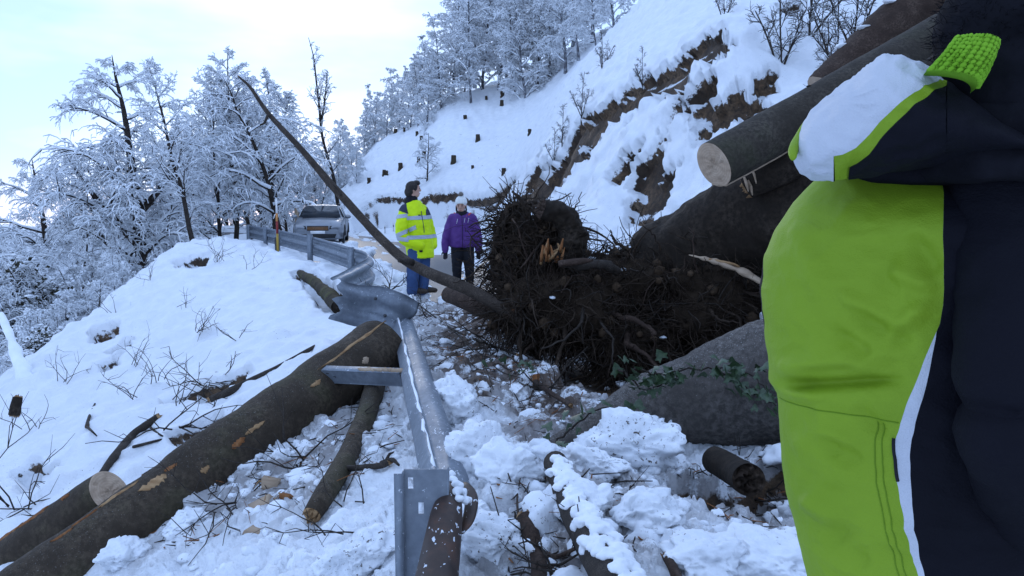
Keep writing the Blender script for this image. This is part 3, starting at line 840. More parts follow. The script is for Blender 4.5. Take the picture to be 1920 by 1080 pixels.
def mat_steel():
    m, nt, b = new_mat('galvanised_steel', 0.5, 0.5, 0.45)
    f = tex_noise(nt, 26, 4, .6); g = tex_noise(nt, 3.5, 4, .6)
    c = ramp(nt, f, [(.3, (.155, .180, .215)), (.7, (.235, .265, .305))])
    c = mixc(nt, ramp(nt, g, [(.4, (0, 0, 0)), (.75, (.6, .6, .6))]), c, (.125, .145, .175))
    # frost and crumbs of snow lying on it
    fl = tex_noise(nt, 42, 3, .75, (1.0, .45, 1.0), dist=.6)
    geo = nt.nodes.new('ShaderNodeNewGeometry'); sep = nt.nodes.new('ShaderNodeSeparateXYZ'); nt.links.new(geo.outputs['Normal'], sep.inputs[0])
    a = N(nt, 'ShaderNodeMath', operation='MULTIPLY_ADD'); nt.links.new(sep.outputs['Z'], a.inputs[0]); a.inputs[1].default_value = .07; nt.links.new(fl, a.inputs[2])
    fr_ = ramp(nt, a.outputs[0], [(.675, (0, 0, 0)), (.71, (.8, .8, .8))])
    c = mixc(nt, fr_, c, (.66, .70, .76))
    nt.links.new(c, b.inputs['Base Color'])
    inv = N(nt, 'ShaderNodeMath', operation='MULTIPLY_ADD'); nt.links.new(fr_, inv.inputs[0]); inv.inputs[1].default_value = -.45; inv.inputs[2].default_value = .45
    nt.links.new(inv.outputs[0], b.inputs['Metallic'])
    nt.links.new(ramp(nt, g, [(.3, (.45, .45, .45)), (.7, (.65, .65, .65))]), b.inputs['Roughness'])
    bump(nt, b, f, .08, .003)
mat_steel()
def mat_rust():
    m, nt, b = new_mat('brown_rusty_steel', 0.55, 0.4)
    f = tex_noise(nt, 9, 5, .65)
    c = ramp(nt, f, [(.3, (.020, .012, .009)), (.55, (.045, .025, .017)), (.75, (.10, .040, .020))])
    fl = tex_noise(nt, 55, 2, .6, (1, .5, 1), dist=.5)
    c = mixc(nt, ramp(nt, fl, [(.655, (0, 0, 0)), (.675, (1, 1, 1))]), c, (.6, .63, .68))
    nt.links.new(c, b.inputs['Base Color']); bump(nt, b, f, .2, .006)
mat_rust()
simple('asphalt', [(0.3, (.032, .034, .038)), (0.7, (.065, .067, .072))], 30, 4, 0.45, 0.5, bstr=0.4)
simple('paint_red', [(.3, (.20, .02, .02)), (.7, (.26, .03, .025))], 10, 3, .5)
simple('paint_yellow', [(.3, (.34, .21, .03)), (.7, (.40, .27, .05))], 10, 3, .5)
simple('paint_orange', [(.3, (.50, .20, .05)), (.7, (.55, .26, .09))], 10, 3, .5)
simple('paint_white', [(.3, (.62, .62, .62)), (.7, (.72, .72, .72))], 10, 3, .5)
simple('bolt_dark', [(.3, (.03, .03, .035)), (.7, (.07, .07, .075))], 20, 3, .5)

def fuse(mb, name, mat, parent, voxel=.016, wr=.006, wscale=7, smooth=6, seed=0):
    """closed shapes fused to one continuous skin, then creased"""
    o = mb.build('tmp', mat)
    md = o.modifiers.new('r', 'REMESH'); md.mode = 'VOXEL'; md.voxel_size = voxel; md.use_smooth_shade = True
    s_ = o.modifiers.new('s', 'SMOOTH'); s_.iterations = smooth; s_.factor = .5
    dg = bpy.context.evaluated_depsgraph_get(); me = bpy.data.meshes.new_from_object(o.evaluated_get(dg))
    bpy.data.objects.remove(o)
    n = len(me.vertices); co = np.empty(n * 3, np.float32); me.vertices.foreach_get('co', co); no = np.empty(n * 3, np.float32); me.vertices.foreach_get('normal', no)
    co, no = co.reshape(-1, 3).astype(float), no.reshape(-1, 3)
    if wr:
        f = 1 - np.abs(fbm(co * np.array((wscale, wscale, wscale * 1.5)) + seed, 3)) * 2.6
        co += no * (f * wr)[:, None]
    me.vertices.foreach_set('co', co.astype(np.float32).ravel()); me.update()
    me.polygons.foreach_set('use_smooth', np.ones(len(me.polygons), bool))
    me.materials.clear(); me.materials.append(mat); me.name = name
    return link(name, me, parent)

# ================================================================ road under the snow
mb = MB()
ca, cb = spline(np.c_[RAIL_XY[3:] + np.array((.3, -1.2)), np.zeros(7)], 40), spline(np.c_[FOOT_XY[1:] - np.array((.6, .6)), np.zeros(9)], 40)
gridp = []
for a_, b_ in zip(ca, cb):
    for t_ in np.linspace(0, 1, 12):
        p = a_ * (1 - t_) + b_ * t_
        gridp.append((p[0], p[1], h0(p[0], p[1]) - 0.015))
i = np.arange(39)[:, None] * 12; j = np.arange(11)[None]
mb.add(gridp, np.stack([i + j, i + j + 1, i + 12 + j + 1, i + 12 + j], -1).reshape(-1, 4)[:, ::-1])
tag(mb.build('road', MAT['asphalt']), kind='structure')

# ================================================================ guardrails
WP = np.array([(-.155, .014), (-.150, .0), (-.122, .010), (-.108, .045), (-.094, .075), (-.075, .083), (-.056, .075), (-.042, .045), (-.026, .010), (0, .0),
               (.026, .010), (.042, .045), (.056, .075), (.075, .083), (.094, .075), (.108, .045), (.122, .010), (.150, .0), (.155, .014)])
WP_BENT = np.array([(-.108, .075), (-.104, .060), (-.097, .038), (-.088, .012), (-.079, -.010), (-.070, -.022), (-.060, -.022), (-.050, -.012), (-.040, -.008), (-.028, -.012), (-.012, -.022), (.005, -.030), (.025, -.033), (.048, -.031), (.070, -.024), (.090, -.010), (.104, .006), (.113, .026), (.117, .050)])
def sweep_beam(mb, path, ups, hs=1.0, ds=1.0, th=0.004, ragged=None, dent=0.0, seed=1, WP=WP):
    path = np.asarray(path, float); ups = np.asarray(ups, float)
    T = np.gradient(path, axis=0); T /= np.linalg.norm(T, axis=1)[:, None]
    U = ups - (ups * T).sum(1)[:, None] * T; U /= np.linalg.norm(U, axis=1)[:, None]
    D = np.cross(T, U)
    n, k = len(path), len(WP)
    hs = np.broadcast_to(hs, (n,)); ds = np.broadcast_to(ds, (n,))
    S = path[:, None] + U[:, None] * (WP[None, :, :1] * hs[:, None, None]) + D[:, None] * (WP[None, :, 1:] * ds[:, None, None])
    if dent:
        q = S.reshape(-1, 3)
        S = S + (D[:, None] * (fbm(q * 3.1 + seed * 7, 3).reshape(n, k, 1) * dent))
    if ragged is not None:
        g = np.random.default_rng(seed)
        off = ragged * (np.abs(np.sin(WP[:, 0] * 26 + seed)) * .6 + g.uniform(0, .4, k))
        S[-1] += T[-1] * off[:, None]; S[-2] += T[-1] * off[:, None] * .5
    V = np.concatenate([S.reshape(-1, 3), (S - D[:, None] * th).reshape(-1, 3)])
    i = np.arange(n - 1)[:, None] * k; j = np.arange(k - 1)[None]
    q1 = np.stack([i + j, i + j + 1, i + k + j + 1, i + k + j], -1).reshape(-1, 4)
    q2 = q1[:, ::-1] + n * k
    e = []
    for a in range(n - 1):
        e += [(a * k, (a + 1) * k, (a + 1) * k + n * k, a * k + n * k), (a * k + k - 1, a * k + k - 1 + n * k, (a + 1) * k + k - 1 + n * k, (a + 1) * k + k - 1)]
    for b in range(k - 1):
        e += [(b, b + n * k, b + 1 + n * k, b + 1), ((n - 1) * k + b, (n - 1) * k + b + 1, (n - 1) * k + b + 1 + n * k, (n - 1) * k + b + n * k)]
    mb.add(V, np.vstack([q1, q2, np.array(e)]))

def lerp_path(ctrl, n):
    return spline(ctrl, n)

# --- near barrier: one beam lying towards the camera, its far end folded over to the left
nb0 = at(828, 878, 3.75)
near = empty('guardrail', (nb0[0], nb0[1], gz(nb0[0], nb0[1])), 'torn galvanised guardrail running up the middle with its far end folded left', 'guardrail')
path = lerp_path([at(850, 930, 3.36), at(833, 872, 3.75), at(810, 790, 4.45), at(793, 733, 5.0), at(775, 667, 6.2), at(760, 612, 7.75), at(752, 588, 8.35)], 40)
tilt = np.linspace(R(50), R(40), 40)
ups = np.tile((.985, 0, -.17), (40, 1))   # the beam lies on its back, tipped a little to the right
mb = MB(); sweep_beam(mb, local(near, path), ups, hs=np.linspace(1.0, .95, 40), ds=1.0, dent=.010, seed=3, WP=WP_BENT)
mb.build('beam', MAT['galvanised_steel'], near)
pf = lerp_path([at(763, 606, 8.05), at(738, 590, 8.0), at(705, 577, 8.05), at(670, 573, 8.0), at(642, 566, 7.9)], 22)
upf = np.tile((.10, .15, .97), (22, 1)); upf[:, 0] += np.linspace(.25, 0, 22)
mb = MB(); sweep_beam(mb, local(near, pf[::-1])[::-1], upf, hs=np.linspace(1.6, 1.3, 22), ds=np.linspace(-.8, -.62, 22), dent=.05, ragged=.13, seed=5)
tag(mb.build('folded_beam_end', MAT['galvanised_steel'], near), 'flattened ragged beam end')
for (a, b, d) in [(722, 592, 7.9), (704, 560, 7.9), (716, 622, 7.95)]:
    mb = MB(); c = local(near, [at(a, b, d)])[0]
    mb.tube([c, c + np.array((0, -.02, .0))], [.020, .016], 6); mb.build('bolt', MAT['bolt_dark'], near, smooth=False)
# loose snow ridge caught along the valley of the beam
mb = MB(); pr = path[5:-4] + np.array((-.058, 0, .034)); nn = len(pr)
mb.tube(local(near, pr + rng.normal(0, .004, pr.shape)), .006 + .010 * rng.uniform(0, 1, nn) ** 2, 5)
mb.build('snow', MAT['snow'], near)

# --- standing post in the foreground with two slots
pp = at(786, 985, 3.05)
def plate_with_slots(mb, w, h, slots, th):
    xs = sorted({0, w} | {s for a in slots for s in (a[0], a[1])}); zs = sorted({0, h} | {s for a in slots for s in (a[2], a[3])})
    for a, b in zip(xs[:-1], xs[1:]):
        for c, d in zip(zs[:-1], zs[1:]):
            cx, cz = (a + b) / 2, (c + d) / 2
            if any(s[0] < cx < s[1] and s[2] < cz < s[3] for s in slots): continue
            for yy, flip in ((0, 0), (th, 1)):
                v = [(a, yy, c), (b, yy, c), (b, yy, d), (a, yy, d)]
                mb.add(v, [(0, 1, 2, 3) if not flip else (3, 2, 1, 0)])
    for s in slots:
        x0, x1, z0, z1 = s
        for (p, q) in (((x0, z0), (x1, z0)), ((x1, z0), (x1, z1)), ((x1, z1), (x0, z1)), ((x0, z1), (x0, z0))):
            mb.add([(p[0], 0, p[1]), (q[0], 0, q[1]), (q[0], th, q[1]), (p[0], th, p[1])], [(0, 1, 2, 3)])
    for (p, q) in (((0, h), (w, h)), ((w, 0), (w, h)), ((0, 0), (0, h))):
        mb.add([(p[0], 0, p[1]), (q[0], 0, q[1]), (q[0], th, q[1]), (p[0], th, p[1])], [(0, 1, 2, 3)])
tl = at(757, 880, 2.72); tr_ = at(838, 880, 2.72)
Wp = tr_[0] - tl[0]; Hp = tl[2] - (gz(tl[0], 2.72) - .35)
post = empty('guardrail_post', (tl[0], 2.72, tl[2] - Hp), 'upright galvanised post with two slots beside the brown beam at the bottom', 'post')
mb = MB()
s1 = (.014, .033, Hp - .072, Hp - .030); s2 = (.050, .070, Hp - .165, Hp - .122)
plate_with_slots(mb, Wp, Hp, [s1, s2], .005)
mb.build('web', MAT['galvanised_steel'], post, smooth=False)
mb = MB(); mb.box((-.0165, -.0265, Hp / 2 - .0035), (.030, .004, Hp - .007)); mb.box((-.0020, -.0125, Hp / 2 - .002), (.004, .0235, Hp - .004))
mb.build('flange', MAT['galvanised_steel'], post, smooth=False)
mb = MB(); mb.box((Wp + .0025, .022, Hp / 2), (.005, .044, Hp))
mb.build('flange', MAT['galvanised_steel'], post, smooth=False)

# --- brown rusty piece of beam, curled and open on the right
bp = lerp_path([at(838, 890, 2.95), at(842, 930, 2.80), at(832, 1000, 2.60), at(818, 1090, 2.40), at(806, 1210, 2.15)], 30)
brown = empty('bent_beam_piece', (bp[15][0], bp[15][1], gz(bp[15][0], bp[15][1])), 'brown rusty curled piece of beam in front of the slotted post', 'steel beam')
T = np.gradient(bp, axis=0); T /= np.linalg.norm(T, axis=1)[:, None]
Ux = np.cross(T, (0, 0, 1.0)); Ux /= np.linalg.norm(Ux, axis=1)[:, None]; Uz = np.cross(Ux, T)
rad = np.interp(np.linspace(0, 1, 30), [0, .12, .4, 1], [.012, .030, .058, .080])
th = np.linspace(R(200), R(-55), 22)
th2 = th[None] + 0.0
S = bp[:, None] + rad[:, None, None] * (np.cos(th)[None, :, None] * Ux[:, None] * -1 * -1 + np.sin(th)[None, :, None] * Uz[:, None])
S += fbm(S.reshape(-1, 3) * 5, 3).reshape(30, 22, 1) * .018 * Uz[:, None]
mb = MB(); L = local(brown, S.reshape(-1, 3)); i = np.arange(29)[:, None] * 22; j = np.arange(21)[None]
q = np.stack([i + j, i + j + 1, i + 22 + j + 1, i + 22 + j], -1).reshape(-1, 4)
cen = np.repeat(local(brown, bp), 22, 0)
inn = L + (cen - L) * (.006 / (np.linalg.norm(cen - L, axis=1)[:, None] + 1e-6))
mb.add(np.vstack([L, inn]), np.vstack([q[:, ::-1], q + 30 * 22]))
rim = []
for a in range(29): rim += [(a * 22, (a + 1) * 22, (a + 1) * 22 + 660, a * 22 + 660), (a * 22 + 21, a * 22 + 21 + 660, (a + 1) * 22 + 21 + 660, (a + 1) * 22 + 21)]
for b in range(21): rim += [(b, b + 660, b + 661, b + 1), (29 * 22 + b, 29 * 22 + b + 1, 29 * 22 + b + 661, 29 * 22 + b + 660)]
mb.q.append(np.array(rim)); mb.qm.append(np.zeros(len(rim)))
mb.build('shell', MAT['brown_rusty_steel'], brown)
# crust of snow on its upper end
def snow_lump(mb, c, r, seed, sub=ICO3, rough=.35, fine=.12):
    v, f = sub; g_ = np.random.default_rng(int(seed * 13.7) % 100000)
    for q_ in range(6):
        n_ = g_.normal(size=3); n_ /= np.linalg.norm(n_); h_ = g_.uniform(.45, .8)
        v = v - np.maximum(v @ n_ - h_, 0)[:, None] * n_ * .9
    v = v * (1 + rough * fbm(v * 1.3 + seed * 3.7, 3)[:, None] + fine * (.5 - np.abs(fbm(v * 4 + seed, 3)) * 2)[:, None])
    mb.add(v * np.asarray(r) + np.asarray(c), t=f)
mb = MB()
for k_, (a, b, d, r_) in enumerate([(848, 900, 2.84, .018), (858, 908, 2.80, .021), (868, 922, 2.77, .020), (858, 922, 2.74, .018), (872, 938, 2.74, .016), (848, 888, 2.88, .014), (880, 938, 2.78, .013), (862, 934, 2.71, .014)]):
    snow_lump(mb, local(brown, [at(a, b, d)])[0], (r_ * 1.15, r_ * 1.15, r_ * .9), k_, ICO2)
fuse(mb, 'snow', MAT['snow'], brown, .006, .004, 45, 2)
# right flap of the curl
fl = lerp_path([at(872, 905, 2.95), at(884, 935, 2.84), at(878, 975, 2.72), at(864, 1000, 2.66)], 14)
mb = MB(); mb.tube(local(brown, fl), [.010, .02, .024, .025, .025, .025, .025, .024, .024, .022, .020, .018, .014, .01], 8, squash=.35)
mb.build('flap', MAT['brown_rusty_steel'], brown)

# --- post lying sideways under the beam
lp0, lp1 = at(606, 706, 6.05), at(752, 712, 5.75)
side = empty('fallen_post', (lp0[0], lp0[1], gz(lp0[0], lp0[1])), 'galvanised post lying sideways with three slots under the torn guardrail', 'post')
dirv = lp1 - lp0; Ln = float(np.linalg.norm(dirv)); ex = dirv / Ln; ez = np.array((0, -.35, .94)); ez -= ex * (ez @ ex); ez /= np.linalg.norm(ez); ey = np.cross(ez, ex)
M3 = np.stack([ex, ey, ez], 1)
def rotpart(mb, M3, off):
    mb.v = [v @ M3.T + off for v in mb.v]
    return mb
mb = MB(); hh = .105
plate_with_slots(mb, Ln, hh, [(.03, .065, .075, .085), (.03, .065, .022, .034), (.095, .125, .045, .058)], .005)
rotpart(mb, M3, local(side, [lp0])[0] - ez * hh / 2).build('web', MAT['galvanised_steel'], side, smooth=False)
for zz in (hh + .003, -.003):
    mb = MB(); mb.box((Ln / 2, .035, zz), (Ln, .075, .005))
    rotpart(mb, M3, local(side, [lp0])[0] - ez * hh / 2).build('flange', MAT['galvanised_steel'], side, smooth=False)
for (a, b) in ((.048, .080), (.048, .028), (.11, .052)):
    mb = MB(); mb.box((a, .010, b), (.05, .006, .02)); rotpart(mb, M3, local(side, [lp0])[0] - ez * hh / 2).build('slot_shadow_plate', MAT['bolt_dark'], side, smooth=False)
mb = MB()
for k_ in range(16):
    t_ = .5 + .5 * k_ / 15; c = lp0 + dirv * t_ + ez * (.058) + ey * .03
    snow_lump(mb, local(side, [c])[0], (.035, .03, .014 + .012 * t_), k_ + 50, ICO1)
tag(mb.build('sawdust_crust', MAT['wood_cut'], side), 'sawdust lying on the upper flange', kind='stuff')

# --- far barrier
fb = [at(462, 433, 29.5), at(500, 441, 25.6), at(540, 450, 22.6), at(588, 462, 19.6), at(625, 474, 17.8), at(663, 487, 16.2), at(682, 494, 15.2), at(690, 508, 13.9), at(676, 522, 12.8), at(640, 543, 11.6)]
far = empty('guardrail', (fb[5][0], fb[5][1], gz(fb[5][0], fb[5][1])), 'curving galvanised guardrail on posts along the snowy road edge behind', 'guardrail')
pth = lerp_path(fb, 120)
upv = np.tile((0, 0, 1.0), (120, 1))
tw = sstep(.70, 1.0, np.linspace(0, 1, 120))[:, None]
upv = upv * (1 - .55 * tw) + np.array((-.75, .25, .2)) * tw * .9
seg = [0, 27, 54, 82, 120]
for a, b in zip(seg[:-1], seg[1:]):
    mb = MB(); e_ = min(b + 2, 120)
    sweep_beam(mb, local(far, pth[a:e_]) + np.array((0, -.003 * (a % 2), 0)), upv[a:e_], hs=1.5, ds=-1.3, dent=.01 if b < 120 else .03, seed=a + 2)
    mb.build('beam', MAT['galvanised_steel'], far)
for (px, Y, top) in [(468, 29.0, 421), (500, 25.7, 425), (523, 23.6, 430), (584, 19.7, 438), (661, 16.2, 463)]:
    t = at(px, top, Y); x_, y_, z_ = t[0] - .03, t[1] - .09, t[2]
    zb = gz(x_, y_) - .3
    mb = MB(); c = local(far, [(x_, y_, (z_ + zb) / 2)])[0]; h_ = z_ - zb
    mb.box(c, (.12, .006, h_)); mb.box(c + np.array((-.0625, .03, 0)), (.005, .066, h_)); mb.box(c + np.array((.0625, .03, 0)), (.005, .066, h_))
    mb.build('post', MAT['galvanised_steel'], far, smooth=False)

# --- snow pole (marker) beside the far barrier
mp = at(521, 470, 22.0); zb = gz(mp[0], mp[1])
mark = empty('snow_pole', (mp[0], mp[1], zb - .2), 'striped red yellow and orange snow pole in front of the far guardrail', 'marker pole')
zz = [zb - .2 - (zb - .2)]
def zpx(py): return float(at(521, py, 22.0)[2]) - (zb - .2)
for nm, y0, y1, mt, r_ in (('yellow_band', 480, 438, 'paint_yellow', .034), ('red_band', 438, 415, 'paint_red', .033), ('orange_band', 415, 400, 'paint_orange', .032), ('white_tip', 400, 372, 'paint_white', .024)):
    mb = MB(); mb.tube([(0, 0, max(0, zpx(y0))), (0, 0, zpx(y1))], [r_, r_ * .97], 10); mb.build(nm, MAT[mt], mark, smooth=False)
mb = MB(); mb.box((-.06, .01, zpx(452) / 2 + .1), (.035, .05, zpx(452))); mb.build('holder', MAT['bolt_dark'], mark, smooth=False)

# --- little reflector posts on the far side of the road and a stake behind the car
for k_, (px, Y) in enumerate([(693, 42), (706, 42.5), (722, 43), (738, 43.4), (752, 43.6)]):
    p = at(px, 430, Y); g_ = h0(p[0], Y)
    mb = MB(); mb.tube([(0, 0, -.1), (0, 0, .48), (0, .02, .55)], [.045, .042, .02], 8)
    o = mb.build('reflector_post', MAT['paint_white']); o.location = (p[0], Y, g_)
    mb = MB(); mb.box((0, -.045, .38), (.05, .012, .1)); mb.build('reflector', MAT['bolt_dark'], o, smooth=False)
    tag(o, 'small white reflector post, %s from the left along the far road bank' % ['first', 'second', 'third', 'fourth', 'fifth'][k_], 'post', 'reflector posts across the road')
p = at(556, 400, 34); mb = MB(); mb.box((0, 0, .5), (.14, .12, 1.6)); mb.add([(-.07, -.06, 1.3), (.07, -.06, 1.3), (.07, .06, 1.38), (-.07, .06, 1.38)], [(0, 1, 2, 3)])
o = mb.build('wooden_stake', MAT['wood_cut'], smooth=False); o.location = (p[0], 34, p[2] - 1.1)
mb = MB(); snow_lump(mb, (0, 0, 1.4), (.14, .13, .08), 3, ICO2); mb.build('snow', MAT['snow'], o)
tag(o, 'pale wooden stake capped with snow left of the parked car', 'stake')
def _mat_snow_dirty():
    m, nt, b = new_mat('snow_dirty', .75, .25)
    f = tex_noise(nt, 5, 5, .6); c = ramp(nt, f, [(.3, (.69, .72, .76)), (.7, (.82, .84, .87))])
    f2 = tex_noise(nt, 38, 3, .7); f3 = tex_noise(nt, 2.2, 3, .6)
    mm = N(nt, 'ShaderNodeMath', operation='MULTIPLY'); nt.links.new(ramp(nt, f2, [(.60, (0, 0, 0)), (.66, (1, 1, 1))]), mm.inputs[0]); nt.links.new(ramp(nt, f3, [(.42, (0, 0, 0)), (.6, (1, 1, 1))]), mm.inputs[1])
    c = mixc(nt, mm.outputs[0], c, (.07, .052, .04))
    nt.links.new(c, b.inputs['Base Color']); bump(nt, b, f2, .4, .015)
_mat_snow_dirty()
# ================================================================ felled trunks, roots, branches
mat_bark('bark_stem', (.022, .017, .014), (.065, .050, .040), (.12, .098, .08), scale=9)
mat_bark('bark_moss', (.012, .010, .008), (.045, .035, .022), (.10, .085, .05), moss=(.07, .07, .02), scale=6)
simple('earth_brown', [(.3, (.03, .02, .013)), (.7, (.10, .066, .042))], 9, 5, .95, .1, bstr=.8, bdist=.02)
class Log:
    """a trunk with bark relief; S(t, th) gives its surface so that patches can lie on it"""
    def __init__(self, ctrl, radii, n=60, sides=40, seed=1, rough=.03, fine=.012, flare=None):
        self.P = spline(ctrl, n); self.n = n; self.sides = sides
        self.r = np.interp(np.linspace(0, 1, n), np.linspace(0, 1, len(radii)), radii)
        T = np.gradient(self.P, axis=0); self.T = T / np.linalg.norm(T, axis=1)[:, None]
        A = np.cross(self.T, (0, 0, 1.0)); self.A = A / np.linalg.norm(A, axis=1)[:, None]; self.B = np.cross(self.A, self.T)
        self.seed, self.rough, self.fine = seed, rough, fine
    def surf(self, t, th, off=0.0):
        t = np.asarray(t, float); th = np.asarray(th, float)
        f = t * (self.n - 1); i = np.clip(f.astype(int), 0, self.n - 2); u = (f - i)[..., None]
        L = lambda X: X[i] * (1 - u) + X[i + 1] * u
        P, A, B = L(self.P), L(self.A), L(self.B); r = (self.r[i] * (1 - u[..., 0]) + self.r[i + 1] * u[..., 0])
        d = np.cos(th)[..., None] * A + np.sin(th)[..., None] * B
        q = P + d * r[..., None]
        sh = q.shape[:-1]; q2 = q.reshape(-1, 3)
        k = 1 + self.rough * 2.2 * fbm(q2 * 1.9 + self.seed, 3) + self.fine * fbm(q2 * 14 + self.seed, 3)
        return P + d * (r * k.reshape(sh) + off)[..., None]
    def bark(self):
        t = np.linspace(0, 1, self.n * 2); th = np.linspace(0, 2 * np.pi, self.sides, endpoint=False)
        Tt, Th = np.meshgrid(t, th, indexing='ij'); V = self.surf(Tt, Th)
        n, s = V.shape[:2]; i = np.arange(n - 1)[:, None] * s; j = np.arange(s)[None]; k = (j + 1) % s
        mb = MB(); mb.add(V.reshape(-1, 3), np.stack([i + j, i + k, i + s + k, i + s + j], -1).reshape(-1, 4))
        return mb
    def cap(self, end, rings=7, rough=.006):
        t = 0.0 if end == 0 else 1.0; s = self.sides
        th = np.linspace(0, 2 * np.pi, s, endpoint=False); edge = self.surf(np.full(s, t), th)
        c = self.P[0 if end == 0 else -1]; nrm = self.T[0] * -1 if end == 0 else self.T[-1]
        g = np.random.default_rng(self.seed)
        V = [c + nrm * .002]
        for k in range(1, rings + 1):
            V += list(c + (edge - c) * k / rings + nrm * (.002 + g.normal(0, rough, (s, 1)) * (k < rings)))
        t_, q_ = [], []
        for j in range(s): t_.append((0, 1 + j, 1 + (j + 1) % s))
        for k in range(rings - 1):
            for j in range(s): q_.append((1 + k * s + j, 1 + (k + 1) * s + j, 1 + (k + 1) * s + (j + 1) % s, 1 + k * s + (j + 1) % s))
        mb = MB(); mb.add(np.array(V), q_, t_)
        return mb
    def patch(self, t0, th0, lt, lth, seed, off=.006, nt=14, nth=10):
        """bark torn away: an uneven strip lying on the trunk"""
        g = np.random.default_rng(seed)
        u = np.linspace(-1, 1, nt); w = np.clip(1 - u ** 2, 0, 1) ** .5 * g.uniform(.45, 1.15, nt); c = np.cumsum(g.normal(0, .10, nt))
        v = np.linspace(-1, 1, nth)
        Tt = t0 + lt * u[:, None] + 0 * v[None] + g.normal(0, lt * .05, (nt, nth)); Th = th0 + lth * (c[:, None] * .6 + w[:, None] * v[None])
        O = off * (1 - np.abs(v[None]) ** 3) + g.normal(0, .0018, (nt, nth)) - .004 * (np.abs(v[None]) > .99)
        V = self.surf(Tt, Th); base = self.surf(Tt, Th, 1.0) - V
        V = V + base * O[..., None]
        i = np.arange(nt - 1)[:, None] * nth; j = np.arange(nth - 1)[None]
        mb = MB(); mb.add(V.reshape(-1, 3), np.stack([i + j, i + j + 1, i + nth + j + 1, i + nth + j], -1).reshape(-1, 4))
        return mb

def moved(mb, o):
    mb.v = [v - np.array(o.location) for v in mb.v]
    return mb

def make_log(name, label, ctrl, radii, bark, caps=((0, 'cut_rings'), (1, 'cut_rings')), patches=(), **kw):
    lg = Log(ctrl, radii, **kw)
    c = lg.P[lg.n // 2]
    root = empty(name, (c[0], c[1], c[2] - lg.r.mean()), label, 'log')
    moved(lg.bark(), root).build('bark', MAT[bark], root)
    for (end, mt) in caps:
        if mt == 'cut_rings':
            # the sawn face keeps its own axes so that the rings lie square to it
            mb = lg.cap(end); c_ = lg.P[0 if end == 0 else -1]; z = Vector(lg.T[0 if end == 0 else -1])
            qt = z.to_track_quat('Z', 'Y'); Rm = np.array(qt.to_matrix())
            mb.v = [(v - c_) @ Rm for v in mb.v]
            o = mb.build('cut_end', MAT[mt], root); o.rotation_mode = 'QUATERNION'; o.rotation_quaternion = qt; o.location = Vector(c_ - np.array(root.location))
        else:
            moved(lg.cap(end, rough=.02), root).build('end', MAT[mt], root)
    for (t0, th0, lt, lth, sd, mt) in patches:
        moved(lg.patch(t0, th0, lt, lth, sd), root).build('torn_bark', MAT[mt], root)
    return root, lg

LONG, LG1 = make_log('long_log', 'long thick dark grey log with orange scars leading down left from the guardrail',
    [at(712, 650, 6.9), at(600, 735, 6.2), at(430, 850, 5.4), at(300, 945, 4.95), at(150, 1055, 4.6), at(20, 1150, 4.3)], [.26, .255, .235, .225, .22, .22], 'bark_beech',
    caps=((0, 'bark_mud'), (1, 'cut_rings')), n=90, sides=48, seed=3, rough=.07, fine=.02,
    patches=[(.60, 2.0, .030, .22, 1, 'wood_splinter'), (.50, 2.55, .012, .12, 12, 'wood_splinter'), (.37, 2.4, .020, .10, 2, 'wood_splinter'), (.41, 2.5, .016, .14, 3, 'wood_orange'), (.66, 1.5, .045, .09, 4, 'wood_splinter'), (.74, 1.5, .03, .07, 5, 'wood_orange'),
             (.10, 1.95, .11, .07, 6, 'wood_splinter'), (.80, 1.6, .03, .07, 7, 'wood_orange'), (.24, 2.3, .012, .10, 8, 'wood_splinter'), (.12, 2.6, .010, .12, 9, 'wood_cut'), (.55, 1.9, .016, .1, 10, 'wood_orange'), (.85, 2.9, .01, .1, 13, 'wood_splinter')])
SHORT, LG2 = make_log('short_log', 'shorter log with pale sawn upper end lying left of the long log',
    [at(206, 922, 5.05), at(120, 985, 5.12), at(20, 1055, 5.2), at(-120, 1160, 5.3)], [.150, .165, .175, .19], 'bark_beech', n=40, seed=8, rough=.06, fine=.02,
    patches=[(.40, 2.0, .10, .20, 3, 'wood_orange'), (.62, 1.9, .14, .20, 4, 'wood_orange'), (.17, 2.2, .03, .18, 5, 'wood_orange'), (.10, .75, .06, .20, 6, 'wood_splinter')])
UPLOG, LG3 = make_log('sawn_log', 'straight sawn beech log with pale cut end high above the root plate',
    [at(1338, 309, 6.0), at(1480, 232, 6.3), at(1650, 138, 6.65), at(1860, 24, 7.1), at(2300, -210, 8.0)], [.178, .184, .20, .225, .27], 'bark_log', n=70, sides=48, seed=5, rough=.03, fine=.012,
    patches=[])
# flat sawn strip along its underside
def strip(lg, t0, t1, th0, th1, off, n=40):
    t = np.linspace(t0, t1, n); a = lg.surf(t, np.full(n, th0)); b = lg.surf(t, np.full(n, th1))
    V = np.concatenate([a, b]); d = np.array((0, 0, -off)); V = np.concatenate([V + d, V - d * .3])
    i = np.arange(n - 1); q = [np.stack([i, i + 1, i + n + 1, i + n], -1), np.stack([i + 2 * n, i + 3 * n, i + 3 * n + 1, i + 2 * n + 1], -1), np.stack([i, i + 2 * n, i + 2 * n + 1, i + 1], -1), np.stack([i + n, i + n + 1, i + 3 * n + 1, i + 3 * n], -1)]
    e = np.array([(0, n, 3 * n, 2 * n), (n - 1, 3 * n - 1, 4 * n - 1, 2 * n - 1)])
    mb = MB(); mb.add(V, np.vstack(q + [e])); return mb
moved(strip(LG3, .0, .42, 4.15, 5.1, .012), UPLOG).build('sawn_underside', MAT['wood_cut'], UPLOG, smooth=False)
